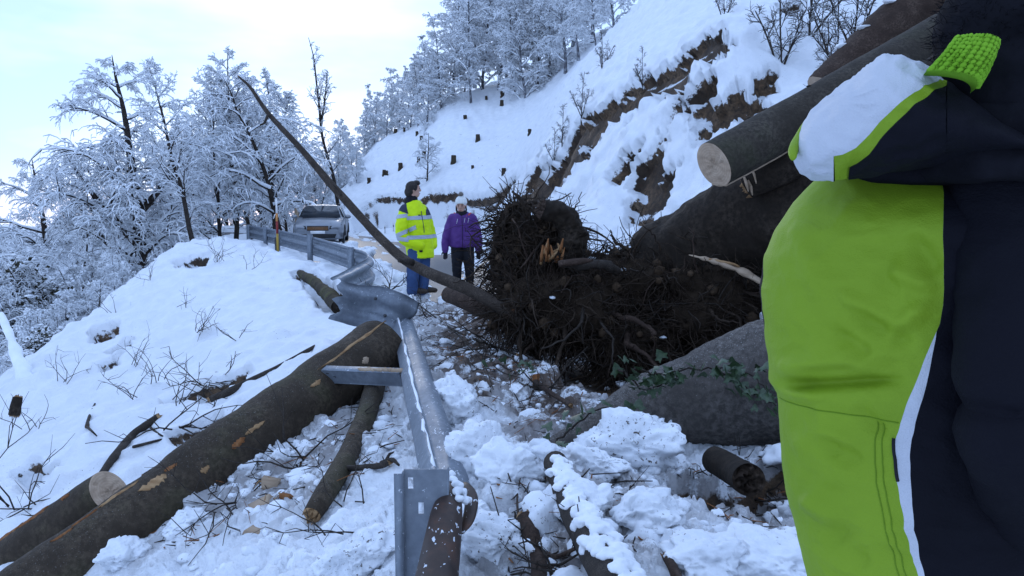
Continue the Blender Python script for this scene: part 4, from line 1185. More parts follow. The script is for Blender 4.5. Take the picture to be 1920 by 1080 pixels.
for (t0, th0) in ((.16, 1.9), (.27, 2.6), (.33, 1.6), (.22, 2.9), (.40, 2.0), (.10, 2.5)):
    c = LG3.surf(np.array([t0]), np.array([th0]))[0] - np.array(UPLOG.location)
    mb = MB(); snow_lump(mb, c, (.022, .022, .016), t0 * 100, ICO2); mb.build('knot', MAT['bark_mud'], UPLOG)
TOPLOG, LG4 = make_log('brown_log', 'rough brown barked log lying above and behind the straight sawn log',
    [at(1560, 185, 8.0), at(1660, 85, 8.0), at(1790, -25, 8.1), at(2050, -220, 8.3)], [.30, .31, .33, .34], 'bark_brown', n=40, seed=9, rough=.05, fine=.05)
for k_, (t0, th0) in enumerate(((.30, 1.35), (.44, 1.3), (.20, 1.5))):
    c = LG4.surf(np.array([t0]), np.array([th0]))[0] - np.array(TOPLOG.location)
    mb = MB(); snow_lump(mb, c, (.09, .07, .03), k_, ICO2); mb.build('snow', MAT['snow'], TOPLOG)
BIG, LG5 = make_log('uprooted_trunk', 'massive mud-dark trunk leading up right from the root plate', [at(1250, 520, 7.6), at(1370, 440, 7.2), at(1480, 375, 6.8), at(1640, 290, 6.3), at(1900, 170, 5.6)], [.50, .46, .45, .46, .48], 'bark_mud', caps=((1, 'cut_rings'),), n=60, sides=48, seed=21, rough=.09, fine=.06)
# pale splintered slab where the trunk tore
sl = spline([at(1292, 478, 6.75), at(1340, 490, 6.6), at(1390, 508, 6.5), at(1432, 532, 6.4)], 16)
mb = MB(); mb.tube(sl - np.array(BIG.location), np.interp(np.linspace(0, 1, 16), [0, .3, .7, 1], [.01, .055, .06, .05]) * (1 + .2 * rng.normal(size=16)), 9, squash=.45); mb.build('splintered_slab', MAT['wood_cut'], BIG, smooth=False)
sl = spline([at(1330, 486, 6.6), at(1372, 494, 6.5), at(1385, 500, 6.5)], 8)
mb = MB(); mb.tube(sl - np.array(BIG.location), .02, 6, squash=.5); mb.build('splintered_slab', MAT['wood_splinter'], BIG, smooth=False)
# stub under the sawn log
STUB, LG6 = make_log('broken_stub', 'dark broken stub with pale splintered end wedged under the sawn log', [at(1400, 352, 6.5), at(1455, 318, 6.4), at(1540, 262, 6.2)], [.10, .15, .16], 'bark_mud', caps=((0, 'wood_splinter'),), n=20, sides=24, seed=33, rough=.08)
for k_, (a, b) in enumerate(((1395, 345), (1403, 352), (1410, 330))):
    c0 = at(a, b - 14, 6.4); c1 = at(a + 8, b + 14, 6.35)
    mb = MB(); mb.tube(np.array([c0, (c0 + c1) / 2 + .004, c1]) - np.array(STUB.location), [.012, .022, .006], 5, squash=.6); mb.build('splinter', MAT['wood_cut'], STUB, smooth=False)

GREY, LG7 = make_log('grey_trunk', 'broad grey trunk overgrown with ivy tapering into the snow on its left',
    [at(985, 860, 4.30), at(1110, 806, 4.55), at(1240, 762, 4.72), at(1370, 735, 4.72), at(1520, 700, 4.60), at(1800, 640, 4.4)], [.02, .10, .235, .325, .37, .38], 'bark_grey', caps=((1, 'cut_rings'),), n=60, sides=48, seed=14, rough=.085, fine=.05)

LEAN, LG8 = make_log('leaning_stem', 'long thin bare dead stem leaning up left across the man', [at(985, 603, 6.9), at(955, 586, 7.0), at(880, 543, 7.15), at(755, 484, 7.5), at(640, 367, 7.8), at(565, 280, 8.0), at(505, 215, 8.15), at(470, 165, 8.25), at(449, 145, 8.3)],
    [.066, .064, .057, .047, .040, .031, .023, .016, .010], 'bark_stem', n=80, sides=12, seed=44, rough=.10, fine=.06, caps=((0, 'bark_mud'), (1, 'wood_splinter')), patches=[(.10, 2.2, .016, .6, 4, 'wood_orange')])
LEAN['category'] = 'dead stem'
for (a, b, c_, d, r_) in (((503, 215, 8.1), (496, 230, 8.05), (488, 234, 8.0), None, .016), ((775, 492, 7.4), (758, 490, 7.35), (748, 488, 7.3), None, .034), ((640, 366, 7.75), (630, 352, 7.75), (624, 345, 7.75), None, .012)):
    q = spline([at(*a), at(*b), at(*c_)], 6) - np.array(LEAN.location)
    mb = MB(); mb.tube(q, np.linspace(r_, r_ * .6, 6), 7); mb.build('branch_stub', MAT['bark_stick'], LEAN)

# ---------------------------------------------------------------- the root plate
rp = at(1160, 560, 7.35)
ROOT = empty('root_plate', (rp[0], rp[1], gz(rp[0], rp[1])), 'huge upturned mass of black roots and soil in the middle of the road', 'tree roots')
ro = np.array(ROOT.location)
blobs = [(at(1180, 560, 7.5), (1.15, .62, .46), 1), (at(992, 498, 7.7), (.36, .38, .34), 2), (at(1060, 580, 7.2), (.66, .45, .36), 3), (at(1330, 575, 7.1), (.55, .5, .42), 4), (at(966, 432, 7.75), (.11, .18, .24), 5), (at(1190, 650, 7.0), (.42, .4, .30), 6), (at(1030, 448, 7.45), (.22, .2, .19), 7)]
mb = MB(); surf_pts = []; surf_n = []
v0, f0 = ico(5)
for (c, r_, sd) in blobs:
    v = v0 * (1 + .30 * fbm(v0 * 1.6 + sd * 5, 4)[:, None] + .10 * fbm(v0 * 7 + sd, 3)[:, None])
    V = v * np.array(r_) + c
    mb.add(V - ro, t=f0)
    k_ = rng.choice(len(V), int(900 * r_[0]) + 160, replace=False)
    surf_pts.append(V[k_]); nn = v[k_] / np.array(r_); surf_n.append(nn / np.linalg.norm(nn, axis=1)[:, None])
mb.build('soil_core', MAT['earth_dark'], ROOT)
SP, SN = np.vstack(surf_pts), np.vstack(surf_n)
fine, mid = MB(), MB()
gR = np.random.default_rng(77)
def wander(p, d, ln, k, wob, grav):
    pts = [p]; d = _norm(d)
    for i in range(k - 1):
        d = _norm(d + gR.normal(0, wob, 3) + np.array((0, 0, -grav)))
        pts.append(pts[-1] + d * ln / (k - 1))
    return np.array(pts)
for rep in range(3):
    for p, n_ in zip(SP, SN):
        if n_[1] > .55: continue
        d = n_ * .12 + gR.normal(0, .75, 3)
        ln = gR.uniform(.10, .48) * (1.5 if gR.uniform() < .1 else 1)
        q = wander(p - n_ * .02, d, ln, 5, .32, .10)
        r_ = gR.uniform(.003, .0085)
        fine.tube(q - ro, np.linspace(r_, r_ * .4, 5), 3, caps=False)
for p, n_ in zip(SP[::14], SN[::14]):
    if n_[1] > .4: continue
    q = wander(p - n_ * .05, n_ * .30 + gR.normal(0, .6, 3), gR.uniform(.25, .75), 8, .30, .10); r_ = gR.uniform(.008, .021)
    fine.tube(q - ro, np.linspace(r_, r_ * .25, 8), 6, m=int(gR.integers(0, 2)))
for q_ in range(220):
    k2 = int(gR.integers(len(SP)));
    if SN[k2][1] > .2: continue
    v, f = ICO1; r_ = gR.uniform(.02, .06); v = v * (1 + .5 * fbm(v * 1.5 + q_ * 3, 3)[:, None]); fine.add(v * r_ + SP[k2] + SN[k2] * .03 - ro, t=f, m=2)
tag(fine.build('fine_roots', [MAT['root_dark'], MAT['bark_brown'], MAT['earth_brown']], ROOT), kind='stuff')
mb = MB()
for q_ in range(70):
    k2 = int(gR.integers(len(SP)))
    if SN[k2][2] < .45 or SN[k2][1] > .5: continue
    snow_lump(mb, SP[k2] + SN[k2] * .02 - ro, (gR.uniform(.015, .05), gR.uniform(.015, .05), gR.uniform(.008, .02)), q_ + 7, ICO1)
tag(mb.build('snow', MAT['snow'], ROOT), kind='stuff')
fine2 = MB()
for p, n_ in zip(SP[::3], SN[::3]):
    if n_[1] > .3: continue
    q = wander(p - n_ * .02, n_ * .25 + gR.normal(0, .7, 3), gR.uniform(.15, .45), 6, .25, .08)
    fine2.tube(q - ro, np.linspace(.008, .0025, 6), 4, caps=False)
tag(fine2.build('pale_rootlets', MAT['bark_stick'], ROOT), kind='stuff')
# thick roots, traced one by one
for k_, (c, r0_, r1_, mt) in enumerate([
    ([(1200, 600, 6.85), (1175, 640, 6.6), (1205, 660, 6.45), (1235, 690, 6.3)], .035, .012, 'bark_brown'),
    ([(1150, 590, 6.8), (1185, 600, 6.6), (1215, 612, 6.5), (1228, 628, 6.45)], .028, .018, 'bark_brown'),
    ([(1060, 580, 6.9), (1055, 640, 6.7), (1045, 680, 6.55), (1040, 715, 6.4)], .022, .012, 'root_dark'),
    ([(985, 590, 6.95), (975, 640, 6.75), (978, 680, 6.6), (972, 715, 6.5)], .022, .010, 'root_dark'),
    ([(1160, 510, 6.9), (1130, 495, 6.8), (1090, 498, 6.75), (1050, 493, 6.8)], .05, .03, 'bark_stick'),
    ([(985, 440, 7.5), (990, 400, 7.5), (975, 375, 7.5), (962, 360, 7.5)], .035, .010, 'root_dark'),
    ([(1000, 440, 7.5), (1005, 405, 7.45), (1000, 385, 7.45), (985, 380, 7.4)], .025, .012, 'root_dark'),
    ([(945, 450, 7.6), (945, 410, 7.6), (960, 385, 7.6), (1008, 380, 7.5)], .03, .014, 'root_dark'),
    ([(925, 480, 7.5), (930, 440, 7.5), (950, 410, 7.5), (948, 385, 7.5)], .03, .012, 'root_dark'),
    ([(1075, 450, 7.2), (1068, 418, 7.2), (1080, 385, 7.25), (1090, 360, 7.3)], .012, .003, 'root_dark'),
    ([(1240, 470, 7.0), (1225, 440, 7.0), (1205, 422, 7.0)], .012, .003, 'root_dark'),
    ([(905, 470, 7.6), (885, 445, 7.55), (870, 425, 7.5)], .008, .002, 'root_dark'),
    ([(1120, 590, 6.8), (1135, 615, 6.6), (1150, 640, 6.5), (1148, 680, 6.4), (1165, 700, 6.4)], .012, .005, 'bark_stick'),
    ([(1330, 580, 6.6), (1350, 600, 6.4), (1385, 605, 6.2)], .018, .006, 'root_dark'),
    ([(1100, 560, 6.9), (1085, 610, 6.6), (1050, 640, 6.5), (1015, 655, 6.4)], .016, .006, 'bark_stick'),
    ([(900, 500, 7.4), (880, 520, 7.2), (850, 530, 7.1)], .010, .003, 'root_dark'),
    ([(1180, 470, 7.1), (1150, 450, 7.1), (1145, 430, 7.1)], .02, .004, 'root_dark'),
]):
    q = spline([at(*a) for a in c], 14); q = q + gR.normal(0, .006, q.shape)
    mb = MB(); mb.tube(q - ro, np.linspace(r0_, r1_, 14) * gR.uniform(.8, 1.2, 14), 8); mb.build('root', MAT[mt], ROOT)
# curled hollow root stump and its torn orange wood
q = spline([at(1060, 490, 7.25), at(1072, 455, 7.2), at(1068, 425, 7.15), at(1045, 402, 7.1), at(1015, 392, 7.05)], 22)
lgc = Log([at(1060, 490, 7.25), at(1072, 455, 7.2), at(1068, 425, 7.15), at(1045, 402, 7.1), at(1015, 392, 7.05)], [.13, .125, .115, .10, .075], n=50, sides=44, seed=71, rough=.30, fine=.34)
st = moved(lgc.bark(), ROOT).build('curled_root_stump', MAT['bark_mud'], ROOT); moved(lgc.cap(1, rough=.03), ROOT).build('torn_end', MAT['bark_brown'], st)
for k_ in range(18):
    a, b = gR.uniform(1015, 1055), gR.uniform(462, 492); c0 = at(a, b, 7.0 - gR.uniform(0, .08)); d = np.array((gR.normal(0, .018), -.02, gR.uniform(.03, .09)))
    mb = MB(); mb.tube(np.array([c0 - d * .6, c0, c0 + d]) - ro, [.02, .026, .008], 5, squash=.6); mb.build('splinter', MAT[['wood_orange', 'wood_splinter', 'wood_orange'][k_ % 3]], ROOT, smooth=False)
q = spline([at(1048, 495, 6.7), at(1090, 490, 6.65), at(1112, 488, 6.65)], 8); mb = MB(); mb.tube(q - ro, [.03, .03, .032, .03, .028, .022, .016, .008], 7); mb.build('broken_root', MAT['bark_brown'], ROOT, smooth=False)

# ---------------------------------------------------------------- ivy on the grey trunk
def leaf_mesh():
    out = [(0, 0), (.30, -.18), (.62, -.42), (.60, -.05), (.95, .15), (.55, .38), (.42, .72), (0, 1.15), (-.42, .72), (-.55, .38), (-.95, .15), (-.60, -.05), (-.62, -.42), (-.30, -.18)]
    V = [(0, .35, .10)] + [(x, y, -.12 * abs(x) + .0) for x, y in out]
    mb = MB(); mb.add(V, t=[(0, i, i % 14 + 1) for i in range(1, 15)])
    me = mb.mesh('leaf', smooth=False); me.materials.append(MAT['ivy_leaf']); return me
simple('ivy_leaf', [(.3, (.012, .03, .012)), (.7, (.05, .085, .035))], 3, 3, .42, .5, bstr=.1, coord='Object')
LEAF = leaf_mesh()
def ivy(label, tracks, n, seed, s0=.046):
    g = np.random.default_rng(seed)
    root = None
    for (ctrl) in tracks:
        q = spline([at(*a) for a in ctrl], 30) + g.normal(0, .006, (30, 3))
        if root is None:
            root = empty('ivy_vine', tuple(q[0]), label, 'ivy'); o_ = np.array(root.location)
        mb = MB(); mb.tube(q - o_, np.linspace(.007, .003, 30), 5); mb.build('stem', MAT['bark_stick'], root)
        for k in range(n):
            p = q[int(g.integers(0, 30))] + g.normal(0, .04, 3) * np.array((1, .6, .8)) + np.array((0, -.035, .012))
            lf = link('leaf', LEAF, root); lf.location = Vector(p - o_); s = s0 * g.uniform(.6, 1.25); lf.scale = (s, s, s)
            lf.rotation_euler = (g.normal(.8, .45), g.normal(0, .45), g.uniform(0, 6.28))
    return root
ivy('ivy vine with dark green leaves trailing over the broad grey trunk', [[(1190, 690, 4.35), (1240, 700, 4.35), (1310, 690, 4.38), (1400, 700, 4.33), (1450, 740, 4.25)], [(1160, 690, 4.4), (1215, 730, 4.38), (1280, 695, 4.4)], [(1340, 695, 4.33), (1395, 725, 4.30), (1455, 760, 4.2)]], 30, 5)
ivy('short ivy sprig with green leaves where the grey trunk meets snow', [[(1040, 830, 4.12), (1090, 790, 4.18), (1130, 765, 4.25), (1190, 775, 4.28)], [(1020, 850, 4.05), (1060, 850, 4.05)]], 15, 6)
ivy('ivy sprig with green leaves in the debris below the thin stem', [[(930, 680, 6.0), (970, 700, 5.8), (990, 690, 5.8)]], 14, 8, .04)

# ---------------------------------------------------------------- lesser logs and sticks
def pt(a):
    return on(a[0], a[1], a[3]) if len(a) == 4 else at(*a)
def stick(name, label, ctrl, r0_, r1_, mat='bark_stick', cat='stick', seed=1, n=18, sides=9, caps=((0, 'wood_splinter'), (1, 'wood_splinter')), twigs=(), snowcap=None, rough=.10, group=None):
    root, lg = make_log(name, label, [pt(a) for a in ctrl], list(np.linspace(r0_, r1_, 5)), mat, caps=caps, n=n, sides=sides, seed=seed, rough=rough, fine=.04)
    root['category'] = cat
    if group: root['group'] = group
    o_ = np.array(root.location)
    for tw_ in twigs:
        q = spline([pt(a) for a in tw_[0]], 10) - o_
        mb = MB(); mb.tube(q, np.linspace(tw_[1], tw_[1] * .35, 10), 6); mb.build('twig', MAT[mat], root)
    if snowcap:
        mb = MB(); m_ = 110; g = np.random.default_rng(seed)
        for k in range(m_):
            t = snowcap[0] + (snowcap[1] - snowcap[0]) * k / (m_ - 1)
            p = lg.surf(np.array([t]), np.array([math.pi / 2 + g.normal(0, .55)]))[0] - o_; r_ = np.interp(t, [0, 1], [r0_, r1_])
            snow_lump(mb, p + np.array((0, 0, .002)), (r_ * g.uniform(.25, .6), r_ * g.uniform(.3, .65), r_ * g.uniform(.15, .32)), k + seed * 50, ICO2)
        fuse(mb, 'snow', MAT['snow'], root, .007, .004, 45, 2)
    return root
stick('thin_log', 'thin log with a thick crust of snow in the lower centre foreground', [(1042, 868, 3.95, 0.06), (1075, 950, 3.45, 0.06), (1115, 1020, 3.08, 0.06), (1165, 1110, 2.72, 0.06), (1225, 1230, 2.4, 0.06)], .062, .074, 'bark_stick', 'log', 3, n=30, sides=16, snowcap=(.04, .80))
stick('crooked_stick', 'crooked dark stick with upright twigs left of the snow-crusted thin log', [(985, 972, 3.36, 0.04), (998, 1010, 3.18, 0.04), (1010, 1050, 3.0, 0.04), (1012, 1110, 2.8, 0.04)], .036, .034, 'bark_brown', 'stick', 5, n=24, sides=12,
      twigs=[([(972, 970, 3.4, 0.04), (970, 930, 3.42, 0.04), (978, 885, 3.45, 0.04)], .006), ([(990, 975, 3.36, 0.04), (985, 945, 3.38, 0.04), (993, 920, 3.4, 0.04)], .005), ([(1000, 1020, 3.16, 0.04), (1035, 1045, 3.05, 0.04), (1075, 1030, 3.05, 0.04), (1082, 1028, 3.05, 0.04)], .014)])
stick('broken_stick', 'broken dark stick poking out of the snow at the bottom right', [(1250, 1045, 2.98, 0.03), (1262, 1065, 2.9, 0.03), (1275, 1100, 2.8, 0.03)], .016, .022, 'bark_brown', 'stick', 6)
stick('dark_log', 'short dark log with round black end beside the green jacket', [(1340, 862, 3.95), (1378, 884, 3.72), (1404, 900, 3.50)], .07, .075, 'bark_mud', 'log', 7, n=24, sides=24, caps=((0, 'bark_mud'), (1, 'root_dark')), rough=.05)
stick('scarred_log', 'thin scarred log lying below the fallen post', [(712, 690, 6.35, 0.05), (690, 770, 5.55, 0.05), (655, 850, 4.95, 0.05), (610, 925, 4.55, 0.05), (585, 965, 4.4, 0.05)], .085, .05, 'bark_beech', 'log', 9, n=40, sides=18, rough=.05)
stick('snapped_branch', 'snapped branch with pale cut left end lying level across the thin scarred log', [(628, 880, 4.2, 0.05), (670, 877, 4.12, 0.05), (712, 873, 4.02, 0.05), (728, 868, 3.98, 0.05)], .020, .017, 'bark_stick', 'branch', 10, twigs=[([(715, 870, 4.0, 0.05), (735, 862, 3.95, 0.05), (748, 872, 3.9, 0.05)], .020), ([(725, 862, 3.98, 0.05), (730, 852, 3.97, 0.05), (738, 848, 3.95, 0.05)], .012)])
stick('rotting_log', 'mossy rotting stump piece behind the ragged beam end on the snow', [(562, 512, 15.2), (590, 530, 13.6), (620, 556, 12.0), (638, 575, 11.2)], .07, .13, 'bark_moss', 'log', 12, n=30, sides=20, rough=.22, caps=((0, 'bark_mud'), (1, 'bark_mud')))
stick('dark_log', 'dark half-buried log left of the root plate beneath the thin stem', [(840, 552, 8.9), (870, 562, 8.6), (930, 582, 8.2), (985, 595, 7.8)], .10, .12, 'bark_brown', 'log', 13, n=24, sides=18, rough=.12, caps=((0, 'wood_orange'), (1, 'bark_mud')))
stick('fallen_branch', 'dark branch pressed in the snow above the long log', [(395, 752, 8.0, 0.0), (450, 725, 8.2, 0.0), (520, 690, 8.4, 0.0), (590, 650, 8.6, 0.0)], .05, .022, 'bark_stick', 'branch', 14, n=24)
stick('fallen_branch', 'dark crooked branch lying in the snow at the middle left', [(180, 905, 6.2, 0.02), (215, 855, 6.7, 0.02), (250, 815, 7.2, 0.02), (298, 782, 7.6, 0.02)], .028, .040, 'bark_stick', 'branch', 15, twigs=[([(250, 838, 6.9, 0.02), (300, 825, 6.9, 0.02), (322, 822, 6.9, 0.02)], .016), ([(280, 800, 7.4, 0.02), (300, 815, 7.1, 0.02), (320, 825, 6.9, 0.02)], .012)])
stick('fallen_branch', 'thin dark branch crossing the snow left of the short log', [(30, 1040, 5.3, 0.02), (60, 995, 5.6, 0.02), (100, 970, 5.8, 0.02), (135, 952, 5.95, 0.02)], .014, .010, 'bark_stick', 'branch', 16)
stick('fallen_branch', 'short broken branch with orange end on the left slope', [(163, 800, 7.6, 0.03), (168, 780, 7.8, 0.03), (178, 757, 8.0, 0.03)], .022, .012, 'bark_stick', 'branch', 17, twigs=[([(163, 800, 7.6, 0.03), (172, 808, 7.5, 0.03), (182, 818, 7.45, 0.03)], .016)])
stick('fallen_branch', 'dark branch lying just above the long log in its middle', [(270, 895, 6.0, 0.02), (300, 875, 6.2, 0.02), (322, 865, 6.3, 0.02)], .028, .020, 'bark_stick', 'branch', 18)
stick('snowy_snag', 'leaning snow-covered snag at the far left edge of the slope', [(62, 745, 12.6), (42, 690, 13.0), (22, 640, 13.5), (2, 588, 14)], .16, .045, 'tree_snow', 'snag', 19, n=40, sides=18, rough=.45)
stick('stump', 'small dark stump standing in the snow at the far left', [(27, 778, 9.0), (30, 760, 9.02), (33, 745, 9.05)], .06, .05, 'bark_mud', 'stump', 20)
stick('fallen_branch', 'dark broken branch in the debris right of the torn guardrail', [(790, 575, 7.6, 0.05), (845, 615, 7.0, 0.05), (900, 640, 6.6, 0.05), (970, 665, 6.3, 0.05)], .010, .012, 'bark_stick', 'branch', 22, twigs=[([(845, 615, 7.0, 0.05), (870, 640, 6.8, 0.05), (905, 680, 6.4, 0.05), (925, 730, 6.1, 0.05)], .010), ([(900, 640, 6.6, 0.05), (930, 690, 6.2, 0.05), (980, 710, 6.0, 0.05)], .008)])
stick('fallen_branch', 'orange-ended broken branch in front of the root plate', [(1003, 715, 6.0, 0.03), (1030, 735, 5.8, 0.03), (1070, 760, 5.6, 0.03)], .022, .016, 'bark_brown', 'branch', 23, caps=((0, 'wood_orange'), (1, 'wood_splinter')))
for k_, (a, b, d, w_, lab) in enumerate([(507, 908, 4.72, (.10, .09, .085), 'pale sawn wedge of wood standing in the dirty snow under the long log'), (488, 950, 4.55, (.16, .10, .05), 'splintered slab of pale wood lying below the sawn wedge'), (485, 998, 4.3, (.13, .09, .03), 'flat pale wood chip half buried in the snow below the splintered slab'),
                                     (540, 930, 4.6, (.09, .06, .03), 'small orange wood chip right of the splintered slab'), (1005, 712, 5.85, (.06, .05, .10), 'bright orange wood splinter standing in debris before the root plate')]):
    p = on(a, b, w_[2] * .3); mb = MB(); hw = np.array(w_) / 2; g = np.random.default_rng(k_ + 3)
    pts_ = np.array([(x, y, z) for z in (-1, 1) for x, y in ((-1, -1), (1, -1), (1, 1), (-1, 1))], float) * hw * g.uniform(.75, 1.2, (8, 3))
    mb.add(pts_, [(0, 3, 2, 1), (4, 5, 6, 7), (0, 1, 5, 4), (1, 2, 6, 5), (2, 3, 7, 6), (3, 0, 4, 7)])
    o = mb.build('wood_chunk', MAT['wood_cut' if k_ < 3 else 'wood_orange'], smooth=False); o.location = Vector(p); o.rotation_euler = (g.normal(0, .2), g.normal(0, .25), g.uniform(-.5, .5))
    mb2 = MB(); 
    for q_ in range(5):
        c0 = g.uniform(-.7, .7, 3) * hw; mb2.tube([c0, c0 + g.normal(0, .5, 3) * hw, c0 + g.normal(0, 1.1, 3) * hw], [.008, .006, .002], 4)
    mb2.build('splinters', MAT['wood_splinter'], o, smooth=False)
    tag(o, lab, 'wood chunk')

# ---------------------------------------------------------------- brushwood, twigs and weeds
def brush(name, label, c, n, ln, r_, seed, up=.3, flat=(1, 1, .4), cat='branch', mat='bark_stick', sub=4):
    g = np.random.default_rng(seed); mb = MB(); c = on(*c[:2]) if isinstance(c, tuple) else c; c = np.array((c[0], c[1], gz(c[0], c[1]) + .02))
    root = empty(name, tuple(c), label, cat); main = None
    for k in range(n):
        d = _norm(g.normal(0, 1, 3) * np.array(flat) + np.array((0, 0, up)))
        p = g.normal(0, .05, 3) * np.array((1, 1, .2)); q = [p]; k2 = 7
        for i in range(k2 - 1):
            d = _norm(d + g.normal(0, .22, 3)); q.append(q[-1] + d * ln * g.uniform(.7, 1.3) / (k2 - 1))
        q = np.array(q); rr = np.linspace(r_, r_ * .35, k2)
        mb = MB(); mb.tube(q, rr, 5)
        for s in range(sub):
            j = int(g.integers(1, 6)); d2 = _norm(q[min(j + 1, 6)] - q[j] + g.normal(0, .09, 3)); l2 = ln * g.uniform(.2, .5)
            q2 = np.array([q[j], q[j] + d2 * l2 * .5 + g.normal(0, .02, 3), q[j] + d2 * l2 + g.normal(0, .04, 3)]); mb.tube(q2, [r_ * .55, r_ * .42, r_ * .2], 4, caps=False)
        mb.build('stem', MAT[mat], root)
    return root
brush('brushwood', 'tangle of thin dark twigs at the feet of the man', (735, 545), 8, .8, .008, 3, .6)
brush('brushwood', 'tangle of dark twigs under the middle of the long log', (560, 880), 10, .55, .007, 4, .10, (1, .8, .2))
brush('brushwood', 'dark dead twigs below the sawn wedge and the long log', (430, 960), 7, .45, .005, 5, .10, (1, 1, .15))
brush('brushwood', 'tangled dark twigs between the torn guardrail and the root plate', (930, 660), 9, .6, .007, 6, .25)
brush('brushwood', 'dark twigs around the ivy sprig before the root plate', (1010, 740), 9, .5, .007, 7, .15, (1, 1, .3))
brush('brushwood', 'twigs and splinters at the bottom by the crooked stick', (1060, 1060), 8, .2, .006, 8, .4, (1, .6, .6))
brush('brushwood', 'fine dark twigs on the lower left snow beside the short log', (60, 960), 7, .6, .006, 9, .2, (1, 1, .3))
brush('brushwood', 'thin twig sticking up from the snow left of the slotted post', (640, 1010), 3, .28, .004, 10, .6, (1, .4, .6))
brush('brushwood', 'thin twigs lying left of the slotted post above the smooth snow', (655, 945), 4, .35, .004, 11, .2, (1, .5, .4))
brush('brushwood', 'dark twigs in the dirty snow at the right below the dark log', (1410, 960), 8, .35, .006, 12, .15, (1, .7, .3))
brush('brushwood', 'twigs tangled over the long dark branch at the middle left', (330, 810), 6, .7, .008, 13, .15, (1, 1, .2))
brush('brushwood', 'brush and roots by the mud patch above the long log', (385, 735), 8, .6, .008, 14, .25, (1, .8, .3))
brush('brushwood', 'curved twig rising at the lower left edge', (20, 960), 3, .9, .007, 15, .8, (.5, .3, 1))
brush('brushwood', 'thin twigs over the dark soil right of the guardrail fold', (800, 600), 7, .5, .006, 16, .2, (1, 1, .3))
for k_, (px, py, Y, n_, l_) in enumerate([(375, 625, 13.2, 7, .5), (410, 495, 19.5, 8, .7), (470, 505, 18.5, 3, .5), (285, 530, 19.0, 4, .6), (345, 580, 15, 3, .4), (250, 690, 12, 4, .5), (120, 720, 11.5, 5, .5), (60, 810, 9.5, 5, .5), (300, 720, 10.5, 4, .5), (260, 750, 9.6, 4, .5), (440, 640, 11.5, 3, .4), (210, 590, 16, 4, .5), (330, 760, 9, 4, .5)]):
    brush('dry_weed', ['dry weed tuft poking from the snow at mid slope above the long log', 'taller dry weed near the start of the far guardrail', 'two dry stalks below the snow pole', 'dry stalks on the crest by the big tree', 'small dry stalks in the open upper slope', 'dry weed left of the middle of the slope', 'dry weed on the left part of the slope', 'dry weed at the left edge above the short log', 'dry weed above the mud patch', 'dry weed left of the mud patch', 'small dry stalks left of the rotting log', 'dry weed near the crest at upper left', 'dry weed beside the mud patch'][k_], (px, py), n_, l_, .0055, 30 + k_, 1.1, (.6, .6, .4), cat='weed', sub=3)

# bare shrubs on the upper right bank
SHR = [TreeGen(60 + i, 2.4, .010, .8, .1, 9, 5, 3, 0, lean=(-.1 + .1 * i, 0), droop=.15, snow=.35, up=.5, fork=[(.1, .5, 2.5, 1.6), (.15, .5, .4, 1.5)], tilt=42).build('bare_shrub') for i in range(2)]
for k_, (px, py, Y, s, w_, lab) in enumerate([(1468, 95, 12.6, .7, 0, 'bare twiggy shrub at the top centre-right of the snowy bank'), (1570, 130, 11.6, .6, 1, 'bare shrub reaching over the snow above the sawn log'), (1600, 60, 12.4, .7, 0, 'bare shrub just left of the brown barked log'), (1545, 215, 10.6, .45, 1, 'low bare shrub right above the sawn log'), (1520, 25, 13.6, .8, 1, 'bare shrub at the upper edge of the bank'), (1360, 20, 15, .4, 0, 'small bare shrub at the top edge left of the larger ones'), (1205, 140, 16.6, .32, 1, 'thin bare shrub hanging over the exposed soil band'), (1090, 175, 20, .45, 0, 'snowy shrub at the left end of the exposed soil band'), (1055, 215, 22, .5, 1, 'snowy shrub above the rocky end of the cut bank'), (1130, 90, 24, .55, 0, 'frosted shrub on the bank crest below the wood'), (1040, 300, 22.5, .4, 1, 'small shrub on the lower rocky end of the bank')]):
    p = at(px, py, Y); put(SHR[w_], USED, p[0], Y, lab, 'bare shrubs on the right bank', 'shrub', z=h0(p[0], Y) - .05, s=s, rz=k_ * 1.3)

# sawn stumps on the far slope
stm, stn = [], []
for k_ in range(2):
    lg = Log([(0, 0, -.3), (.02, 0, .15), (.03 * k_, .02, .62)], [.30, .26, .23], n=8, sides=14, seed=90 + k_, rough=.08); stm.append((lg.bark().mesh('bark'), lg.cap(1, rings=3).mesh('cut_end')))
    stm[-1][0].materials.append(MAT['bark_beech']); stm[-1][1].materials.append(MAT['tree_snow'])
ST = [(886, 311), (896, 258), (790, 257), (782, 246), (795, 288), (720, 322), (725, 322), (751, 311), (692, 336), (945, 340), (758, 238), (741, 244), (785, 298), (912, 180), (942, 175), (941, 190), (993, 245), (850, 298), (872, 220)]
for k_, (px, py) in enumerate(ST):
    Y = 66.0
    for yy in np.linspace(42, 74, 160):
        q = at(px, py + 8, yy)
        if h0(q[0], yy) > q[2]: Y = yy; break
    q = at(px, py, Y); s = .38 + .30 * ((k_ * 37) % 10) / 10
    o = empty('tree_stump', (q[0], Y, h0(q[0], Y) + .05), 'small dark snow-capped stump dotted over the open far slope', 'stump', 'stumps on the far slope', rz=k_ * 1.1)
    o.scale = (s, s, s); link('bark', stm[k_ % 2][0], o); link('cut_end', stm[k_ % 2][1], o)

